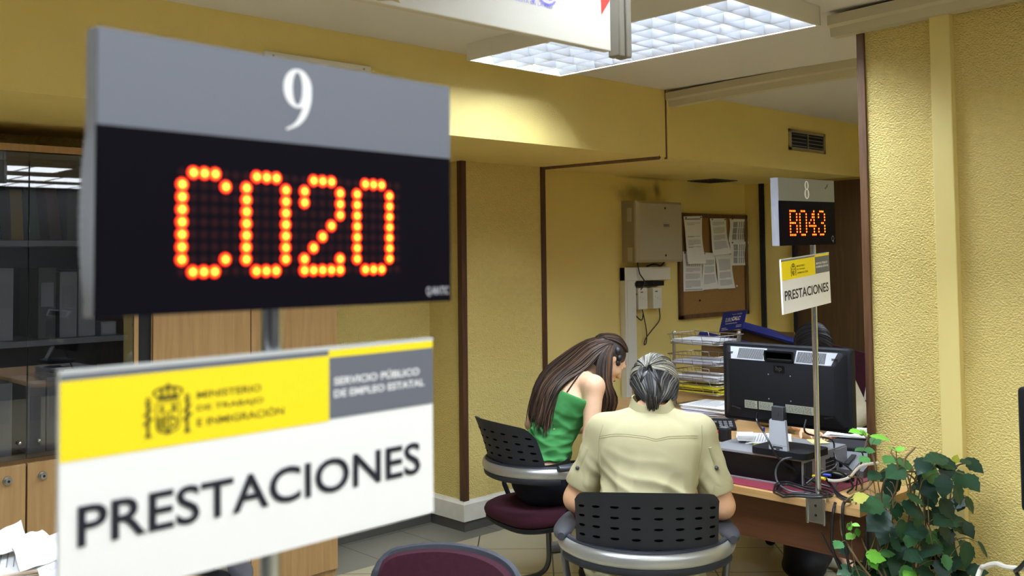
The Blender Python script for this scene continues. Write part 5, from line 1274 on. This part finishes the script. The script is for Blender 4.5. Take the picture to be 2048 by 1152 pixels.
# ---- woman in khaki
t = thing('person', 'person with greying tied hair in a khaki short sleeved shirt, seated with back turned', 'person', LC, LADY_AZ)
F_, R_, J = frame_az(LC, LADY_AZ)
b = Body(.006, .03)
Rh = rot_from(F_*math.cos(.50)+V3(0, 0, -math.sin(.50))+R_*.05, V3(0, 0, 1)); hc = J(.235, .048, 1.150)
q = head(b, hc, Rh, 1.03)
Rt = rot_from(F_, V3(0, 0, 1))
b.cap(J(.12, .03, 1.06), hc+V3(0, 0, -.03), .058, .052, k=.03)
b.ell(J(-.03, 0, .60), (.13, .19, .13), Rt); b.ell(J(0, .01, .78), (.105, .145, .15), Rt, .05); b.ell(J(.05, .02, .925), (.105, .158, .13), Rt, .05)
SL, SR = J(.10, -.140, 1.01), J(.10, .195, 1.01); EL, ER = J(.12, -.245, .762), J(.10, .272, .750); WL, WR = J(.32, -.165, .765), J(.40, .17, .775)
b.cap(SL, SR, .050, k=.04); b.cap(SL, J(.12, .03, 1.07), .045, .05, k=.03); b.cap(SR, J(.12, .03, 1.07), .045, .05, k=.03)
for S_, E_, W_, sd in ((SL, EL, WL, -1), (SR, ER, WR, 1)):
    b.cap(S_, E_, .056, .048, k=.03); b.cap(E_, E_.lerp(W_, .35), .047, .045, k=.02); b.cap(E_.lerp(W_, .35), W_, .044, .027, k=.02)
hand(b, WL, F_*.7+R_*.6+V3(0, 0, -.15), V3(0, 0, -1)-R_*.2, -1, .95, .5); hand(b, WR, F_*.9-R_*.25+V3(0, 0, -.12), V3(0, 0, -1), 1, .95, .45)
for sd in (-1, 1):
    b.cap(J(0, sd*.09, .56), J(.42, sd*.11, .535), .088, .06, k=.03); b.cap(J(.42, sd*.11, .53), J(.36, sd*.11, .10), .056, .036, k=.02)
    b.cap(J(.36, sd*.11, .08), J(.46, sd*.12, .04), .036, .032, k=.02)
body, _ = skin_out(b, 'body', skin2, t); face_bits(q, Rh, t, 1.03)
def fold_k(p):
    l = V3((p-LC).dot(F_), (p-LC).dot(R_), p.z)
    w = max(0, min(1, (.99-p.z)/.16)); a = .010*w-.036*w*abs(noise.noise(V3(l.y*5+l.z*3, l.z*13+l.y*abs(l.y)*30, l.x*4))); c_ = .004*w-.024*w*abs(noise.noise(V3(l.y*12, l.z*6-l.y*6, 3+l.x*5)))
    return a+c_
b = Body(.006, .03)
b.ell(J(-.03, 0, .59), (.145, .205, .15), Rt); b.ell(J(-.005, .01, .78), (.125, .168, .16), Rt, .05); b.ell(J(.045, .02, .93), (.127, .178, .155), Rt, .05)
b.cap(SL, SR, .060, k=.04); b.cap(SL, J(.115, .03, 1.06), .054, .060, k=.03); b.cap(SR, J(.115, .03, 1.06), .054, .060, k=.03)
for S_, E_ in ((SL, EL), (SR, ER)): b.cap(S_, S_.lerp(E_, .66), .062, .060, k=.025)
shirt_clips = [(SL.lerp(EL, .70), None)]
# open cuffs: shirt body and sleeves are cut square by planes that only pass the sleeves
shirt, bv = skin_out(b, 'shirt', khaki, t, clips=[(J(.12, .03, 1.098), (F_*.35+V3(0, 0, 1)))], fold=fold_k)
cf = MB()
for S_, E_ in ((SL, EL), (SR, ER)):
    d = (E_-S_).normalized(); c0 = S_.lerp(E_, .74)
    x = d.orthogonal().normalized(); y = d.cross(x)
    ringf = lambda o, r_: [c0+d*o+x*math.cos(a)*r_+y*math.sin(a)*r_ for a in [2*math.pi*i/28 for i in range(28)]]
    m_ = MB(); m_.loft([ringf(-.06, .056), ringf(-.03, .0635), ringf(.016, .066), ringf(.020, .064), ringf(.018, .058), ringf(-.03, .052)], False); m_.build('cuff', khaki, shirt, 50, world=True)
sk = Body(.007, .04)
sk.ell(J(-.02, 0, .53), (.17, .215, .12), Rt)
for sd in (-1, 1): sk.cap(J(.02, sd*.095, .545), J(.44, sd*.115, .53), .105, .082, k=.04); sk.cap(J(.44, sd*.115, .52), J(.43, sd*.115, .34), .078, .082, k=.04)
skin_out(sk, 'skirt', khaki, t, clips=[(J(0, 0, .455), (0, 0, -1))] if False else (), fold=fold_k)
# collar: a folded band round the neck, opening to the front
cl = MB()
def collar(u, v):
    a = math.radians(-150+300*u); f = -math.cos(a); r = math.sin(a); k = 1+.26*v
    p = J(.118, .032, 1.095)+F_*f*.068*k*(1.05)+R_*r*.070*k; p.z += .030*(1-v)-.030*v-.020*f*-1*.6-.008*math.cos(a*2)
    return p, (F_*f+R_*r+V3(0, 0, .5)).normalized()
cl.sheet(collar, 36, 6, .004); cl.build('collar', khaki, shirt, 60, world=True)
sm = MB()
for dy in (0, 4):
    pts = seam(bv, densify([(1198, 872+dy), (1240, 868+dy), (1290, 873+dy), (1312, 878+dy), (1340, 873+dy), (1396, 871+dy)]), .0006)
    if len(pts) > 3: sm.tube(pts, .0013, 5)
for px in ([(1206, 850), (1198, 880), (1200, 920), (1206, 960)], [(1404, 850), (1404, 890), (1398, 930), (1392, 970)]):
    pts = seam(bv, densify(px), .0004)
    if len(pts) > 3: sm.tube(pts, .0013, 5)
sm.build('seam', khakiseam, shirt, 60, world=True)
for px in ([(1172, 895), (1162, 920), (1154, 940)], [(1418, 895), (1427, 918), (1434, 940)]):
    pts = seam(bv, densify(px, 5), .002)
    if len(pts) > 3:
        tb = MB(); tb.tube(pts, .013, 8, rz=.25); to = tb.build('sleeve_tab', khaki, shirt, 60, world=True)
        MB().sphere(pts[-2]+(EYE-pts[-2]).normalized()*.006, .0075, (1, 1, 1), None, 10, 6).build('button', darkgrey, to, 60, world=True)
MB().tube([WL+(x*math.cos(a)+y*math.sin(a))*.030 for x, y in [((WL-EL).normalized().orthogonal().normalized(), (WL-EL).normalized().cross((WL-EL).normalized().orthogonal().normalized()))] for a in [2*math.pi*i/20 for i in range(20)]], .005, 6, True).build('bracelet', belt, t, 60, world=True)
# hair combed back to a tie, tail below
cap_ = Body(.006, .02); cap_.ell(hc+Rh.col[0]*-.018+Rh.col[2]*.026, (.098, .082, .096), Rh); cap_.ell(hc+Rh.col[0]*-.055+Rh.col[2]*-.030, (.055, .076, .065), Rh)
hcap, _ = skin_out(cap_, 'hair', mat('hair_dark', (44, 42, 40), .5, var=.2, var_scale=40), t, clips=[(hc+Rh.col[0]*.062, Rh.col[0]*1-Rh.col[2]*.45)])
sc_, sr_ = hc+Rh.col[0]*-.016+Rh.col[2]*.024, (.103, .087, .102)
tie = Vector((-.95, .22, .10)); G = []
for k in range(13):
    a = math.radians(-100+200*k/12); G.append(skull_path(sc_, Rh, sr_, (.72*math.cos(a*.5), -math.sin(a)*.95, math.cos(a)*.95+.05), tie))
gcol = lambda rn, u: rn.choice([(150, 146, 132), (120, 116, 104), (88, 84, 76), (60, 58, 54), (44, 42, 40), (172, 168, 154)])
gcol2 = lambda rn, u: rn.choice([(36, 35, 36), (50, 48, 46), (70, 66, 60), (100, 96, 88), (30, 29, 30)])
strands('combed_hair', G, 420, .0032, hcap, gcol, 5, .0022)
G2 = []
for a0, e in (((-.1, .98, -.25), (1290, 800)), ((-.45, .85, -.35), (1296, 808)), ((-.7, .5, -.2), (1302, 814)), ((-.9, .15, -.1), (1306, 816)), ((-.85, -.3, -.3), (1312, 812)), ((-.55, -.75, -.4), (1322, 806)), ((-.2, -.97, -.45), (1338, 800)), ((.05, -1.0, -.55), (1348, 802))):
    pth = skull_path(sc_, Rh, sr_, (a0[0]+.35, a0[1], a0[2]+.35), a0, 4); ez = at(e[0], e[1], 3.515); pth += [pth[-1].lerp(ez, .5)+CF*-.012, ez]
    G2.append(pth)
strands('lower_hair', G2, 260, .0034, hcap, gcol2, 6, .004)
tp = on_skull(sc_, Rh, (.108, .092, .106), tie)
G3 = [[tp+R_*o, tp+R_*(o*1.6)-F_*.022+V3(0, 0, -.03), at(1303+o*500, 790, 3.475), at(1303+o*260, 824, 3.49)] for o in (-.022, -.008, .008, .022)]
strands('ponytail', G3, 130, .0034, hcap, gcol2, 8, .004)
rb = MB()
for e, w_ in (((1281, 764), -.02), ((1322, 786), .02)):
    p0 = at(1299, 738, 3.44); p2 = at(e[0], e[1], 3.435); rb.tube(spline([p0, p0.lerp(p2, .5)-F_*.022+R_*w_*.4, p2], 6), [.005]*3+[.0085]*6+[.008]*3+[.003], 8, rz=.5)
rb.tube(spline([at(1294, 742, 3.44), at(1299, 730, 3.435), at(1304, 742, 3.44)], 5), .0045, 6); rb.build('hair_ribbon', belt, hcap, 60, world=True)

# ---- young woman in green
GP = Vector((3.37, 3.34, 0))
t = thing('person', 'person with long brown hair in a green camisole bending forward over the desk', 'person', GP, GIRL_AZ)
F_, R_, J = frame_az(GP, GIRL_AZ); Rt = rot_from(F_, V3(0, 0, 1)); Rl = rot_from(F_*.93-V3(0, 0, .36), V3(0, 0, 1)+F_*.36)
b = Body(.006, .03)
hf = F_*math.cos(.75)*1.0+V3(0, 0, -math.sin(.75))+R_*.18
Rh = rot_from(hf, V3(0, 0, 1)+F_*.5); hc = J(.365, .060, 1.135)
q = head(b, hc, Rh, .98)
b.cap(J(.20, .04, 1.06), hc+Rh.col[0]*-.03+Rh.col[2]*-.03, .050, .046, k=.03)
b.ell(J(-.01, 0, .60), (.115, .160, .13), Rt); b.ell(J(.045, .005, .76), (.082, .120, .14), Rl, .05); b.ell(J(.12, .025, .92), (.092, .140, .15), Rl, .05)
SL, SR = J(.175, -.125, 1.035), J(.18, .190, 1.03); EL, ER = J(.09, -.215, .805), J(.13, .225, .79); WL, WR = J(.32, -.13, .765), J(.36, .20, .775)
b.cap(SL, SR, .045, k=.04); b.cap(SL, J(.20, .04, 1.065), .042, .042, k=.03); b.cap(SR, J(.20, .04, 1.065), .042, .042, k=.03)
for S_, E_, W_ in ((SL, EL, WL), (SR, ER, WR)):
    b.cap(S_, E_, .048, .037, k=.025); b.cap(E_, E_.lerp(W_, .35), .036, .037, k=.02); b.cap(E_.lerp(W_, .35), W_, .037, .023, k=.02)
hand(b, WL, F_+R_*.35+V3(0, 0, -.1), V3(0, 0, -1), -1, .9, .5); hand(b, WR, F_-R_*.2+V3(0, 0, -.1), V3(0, 0, -1), 1, .9, .6)
for sd in (-1, 1):
    b.cap(J(.02, sd*.085, .555), J(.43, sd*.10, .535), .078, .054, k=.03); b.cap(J(.43, sd*.10, .53), J(.34, sd*.10, .10), .050, .034, k=.02); b.cap(J(.34, sd*.1, .08), J(.44, sd*.11, .035), .034, .03, k=.02)
body, bvg = skin_out(b, 'body', skin, t); face_bits(q, Rh, t, .98)
def fold_g(p):
    l = V3((p-GP).dot(F_), (p-GP).dot(R_), p.z); w = max(0, min(1, (.97-p.z)/.15))
    return w*.013-w*(.034*abs(noise.noise(V3(l.y*4+l.x*4, l.z*20+l.y*10, l.x*4)))+.022*abs(noise.noise(V3(l.y*14, l.z*22-l.y*8, 7+l.x*9))))
b = Body(.006, .03)
b.ell(J(.0, 0, .66), (.112, .158, .12), Rt); b.ell(J(.045, .005, .76), (.096, .136, .14), Rl, .05); b.ell(J(.12, .025, .92), (.102, .152, .155), Rl, .05)
b.cap(J(.13, -.10, .97), J(.13, .15, .97), .060, k=.04)
upv = V3(0, 0, 1)+F_*.45+R_*.10
top, bvt = skin_out(b, 'camisole', green, t, clips=[(J(.08, .03, 1.005), upv), (J(-.10, 0, .695), (-F_*.10-V3(0, 0, 1)))], fold=fold_g)
for px in ([(1168, 742), (1158, 752), (1146, 768), (1134, 785)], [(1118, 742), (1112, 756), (1108, 770)]):
    pts = seam(bvg, densify(px), .003)
    if len(pts) > 3: MB().tube(pts, .0042, 6, rz=.5).build('strap', belt, top, 60, world=True)
b = Body(.006, .03); b.ell(J(-.01, 0, .58), (.128, .172, .13), Rt)
for sd in (-1, 1):
    b.cap(J(.02, sd*.085, .558), J(.43, sd*.10, .535), .088, .066, k=.03); b.cap(J(.43, sd*.10, .53), J(.34, sd*.10, .10), .062, .052, k=.02)
tr_, _ = skin_out(b, 'trousers', navy, t, clips=[(J(0, 0, .685), (-F_*.18+V3(0, 0, 1)))])
bl = MB(); ba, bb_ = .122, .166; bl.loft([[J(-.005+math.cos(a)*(ba+o), math.sin(a)*(bb_+o), .672+.18*math.cos(a)*ba+z) for a in [2*math.pi*i/40 for i in range(40)]] for o, z in ((0, -.02), (.006, -.02), (.006, .016), (0, .016))], False); bl.build('belt', belt, tr_, 50, world=True)
for sd in (-1, 1):
    sh = Body(.006, .02); sh.cap(J(.33, sd*.10, .05), J(.46, sd*.11, .035), .042, .036); skin_out(sh, 'shoe', belt, t, clips=[(J(0, 0, .002), (0, 0, -1))])
MB().tube([EL.lerp(WL, .02)+V3(-.0, .0, 0)+(R_*math.cos(a)+V3(0, 0, 1)*math.sin(a))*.041 for a in [2*math.pi*i/18 for i in range(18)]], .004, 6, True).build('armlet', tanleather, t, 60, world=True)
hb_ = Body(.006, .02); hb_.ell(hc+Rh.col[0]*-.020+Rh.col[2]*.026, (.094, .082, .093), Rh); hb_.ell(hc+Rh.col[0]*-.05+Rh.col[2]*-.03, (.06, .074, .07), Rh)
hcap, _ = skin_out(hb_, 'hair', mat('hair_brown', (46, 34, 28), .45, var=.2, var_scale=30), t, clips=[(hc+Rh.col[0]*.058, Rh.col[0]-Rh.col[2]*.5)])
bc_ = lambda rn, u: rn.choice([(46, 34, 27), (58, 43, 33), (38, 28, 24), (74, 55, 40), (50, 37, 29), (90, 66, 46)])
AP = lambda L_: [at(*p) for p in L_]
def A_(L_, lift=.016):              # lay a lock of hair over the back and shoulder where it would otherwise sink in
    out = []
    for x, y, Z in L_:
        d = ray(x, y); dn = d.normalized()
        for tree in (bvg, bvt):
            h = tree.ray_cast(EYE, dn)
            if h[0] is not None: Z = min(Z, (Vector(h[0])-EYE).dot(CF)-lift)
        out.append(at(x, y, Z))
    return out
GB = [A_([(1216, 681, 4.93), (1180, 678, 4.93), (1132, 704, 4.95), (1094, 734, 4.96), (1073, 768, 4.94), (1062, 815, 4.92), (1060, 850, 4.90)]),
      A_([(1218, 682, 4.88), (1182, 684, 4.84), (1144, 716, 4.87), (1108, 748, 4.87), (1088, 778, 4.85), (1076, 820, 4.84), (1072, 852, 4.84)]),
      A_([(1220, 684, 4.84), (1186, 690, 4.80), (1150, 722, 4.81), (1114, 752, 4.81), (1094, 782, 4.80), (1086, 822, 4.80), (1080, 858, 4.80)]),
      A_([(1222, 686, 4.82), (1190, 700, 4.77), (1158, 730, 4.77), (1126, 755, 4.77), (1104, 784, 4.77), (1094, 826, 4.77), (1092, 874, 4.77)]),
      A_([(1224, 687, 4.81), (1196, 710, 4.75), (1170, 738, 4.74), (1138, 758, 4.74), (1114, 784, 4.75), (1102, 816, 4.76), (1096, 850, 4.76)])]
strands('long_hair_back', GB, 330, .0040, hcap, bc_, 21, .0075, wave=.008)
GF = [AP([(1224, 686, 4.81), (1205, 706, 4.745), (1196, 735, 4.715), (1198, 765, 4.70), (1206, 795, 4.70), (1200, 825, 4.72), (1196, 850, 4.74)]),
      AP([(1226, 686, 4.81), (1214, 706, 4.75), (1210, 738, 4.725), (1212, 770, 4.715), (1220, 800, 4.72), (1212, 830, 4.74), (1206, 856, 4.76)]),
      AP([(1228, 686, 4.83), (1224, 706, 4.775), (1222, 738, 4.755), (1222, 768, 4.75), (1232, 796, 4.76), (1222, 824, 4.77), (1212, 842, 4.78)])]
strands('long_hair_front', GF, 190, .004, hcap, bc_, 22, .005, wave=.006)
GS = [[p+CF*-.0 for p in skull_path(hc+Rh.col[0]*-.018+Rh.col[2]*.026, Rh, (.099, .086, .099), (.75, y*.9, .7), (-.75, y*.75-.1*y, .25 if y < 0 else .2), 5)] for y in (-.8, -.5, -.2, .1, .4, .8)]
strands('crown_hair', GS, 220, .0036, hcap, bc_, 23, .0025)
bw_ = MB()
for px, r_ in (((1235, 702, 4.80), .020), ((1238, 716, 4.80), .018), ((1236, 726, 4.80), .014)): bw_.sphere(at(*px), r_, (.9, 1, 1.1), None, 12, 8)
bw_.build('hair_bow', belt, hcap, 60, world=True)

# ---- clerk
hc = at(1626, 696, 5.2)
CAZ = math.radians(222)
t = thing('person', 'person with parted black hair and a beige knitted top, hidden behind the monitor', 'person', (hc.x+.20, hc.y+.18, 0), CAZ)
o_ = Vector((hc.x, hc.y, 0)); F_, R_, J = frame_az(o_, CAZ); Rt = rot_from(F_, V3(0, 0, 1))
b = Body(.007, .03); hf = F_*math.cos(.75)+V3(0, 0, -math.sin(.75)); Rh = rot_from(hf, V3(0, 0, 1)+F_*.5)
q = head(b, hc, Rh, 1.0)
b.cap(J(-.14, 0, 1.03), hc+Rh.col[0]*-.03+Rh.col[2]*-.03, .05, .046, k=.03)
b.ell(J(-.30, 0, .60), (.12, .17, .13), Rt); b.ell(J(-.25, 0, .78), (.095, .13, .15), Rt, .05); b.ell(J(-.19, 0, .92), (.10, .155, .15), Rt, .05)
SL, SR = J(-.15, -.17, 1.0), J(-.15, .17, 1.0)
WL = at(1684, 866, 4.64); EL = J(.06, -.22, .80); WR = J(.30, .12, .775); ER = J(-.02, .25, .79)
# the arm on her left side ends under the monitor's lower edge
b.cap(SL, SR, .05, k=.04)
fw = (at(1655, 876, 4.56)-WL)
for S_, E_, W_ in ((SL, EL, WL), (SR, ER, WR)): b.cap(S_, E_, .048, .038, k=.025); b.cap(E_, W_, .038, .026, k=.02)
hand(b, WL, fw, V3(0, 0, -1), -1, .95, .9); hand(b, WR, F_-R_*.3+V3(0, 0, -.1), V3(0, 0, -1), 1, .9, .5)
for sd in (-1, 1):
    b.cap(J(-.28, sd*.09, .555), J(.12, sd*.10, .52), .08, .058, k=.03); b.cap(J(.12, sd*.10, .52), J(.05, sd*.10, .10), .052, .036, k=.02); b.cap(J(.05, sd*.1, .08), J(.15, sd*.11, .04), .036, .032, k=.02)
skin_out(b, 'body', skin, t); face_bits(q, Rh, t)
b = Body(.007, .03); b.ell(J(-.29, 0, .64), (.135, .185, .13), Rt); b.ell(J(-.25, 0, .78), (.11, .15, .15), Rt, .05); b.ell(J(-.19, 0, .92), (.115, .17, .15), Rt, .05); b.cap(SL, SR, .062, k=.04)
for S_, E_, W_ in ((SL, EL, WL), (SR, ER, WR)): b.cap(S_, E_, .062, .055, k=.025); b.cap(E_, E_.lerp(W_, .7), .055, .042, k=.02)
skin_out(b, 'knitted_top', knit, t, clips=[(J(-.14, 0, 1.05), (F_*.4+V3(0, 0, 1)))])
b = Body(.007, .03); b.ell(J(-.30, 0, .58), (.13, .18, .11), Rt)
for sd in (-1, 1): b.cap(J(-.28, sd*.09, .558), J(.12, sd*.10, .52), .09, .07, k=.03); b.cap(J(.12, sd*.10, .52), J(.05, sd*.10, .10), .064, .055, k=.02)
skin_out(b, 'trousers', navy, t, clips=[(J(0, 0, .60), (0, 0, 1))])
hb_ = Body(.006, .02); hb_.ell(hc+Rh.col[0]*-.020+Rh.col[2]*.028, (.100, .088, .098), Rh); hb_.ell(hc+Rh.col[0]*-.05+Rh.col[2]*-.04, (.07, .086, .09), Rh)
hcap, _ = skin_out(hb_, 'hair', mat('hair_black', (18, 17, 20), .35), t, clips=[(hc+Rh.col[0]*.062, Rh.col[0]-Rh.col[2]*.5)])
kc = lambda rn, u: rn.choice([(12, 11, 13), (8, 8, 10), (22, 21, 25)])
c0 = hc+Rh.col[0]*-.018+Rh.col[2]*.028; rr_ = (.106, .094, .104)
for s in (-1, 1):
    G = [skull_path(c0, Rh, rr_, (x, .06*s, z), (x*.4-.15, s*1.0, -.55), 7) for x, z in ((.85, .6), (.6, .8), (.3, .95), (0, 1), (-.4, .9), (-.8, .5))]
    strands('parted_hair', G, 170, .0036, hcap, kc, 40+s, .002)
MB().tube(skull_path(c0, Rh, (.104, .09, .1025), (.85, 0, .6), (-.1, 0, 1), 8), .0022, 6).build('parting', skin, hcap, 60, world=True)
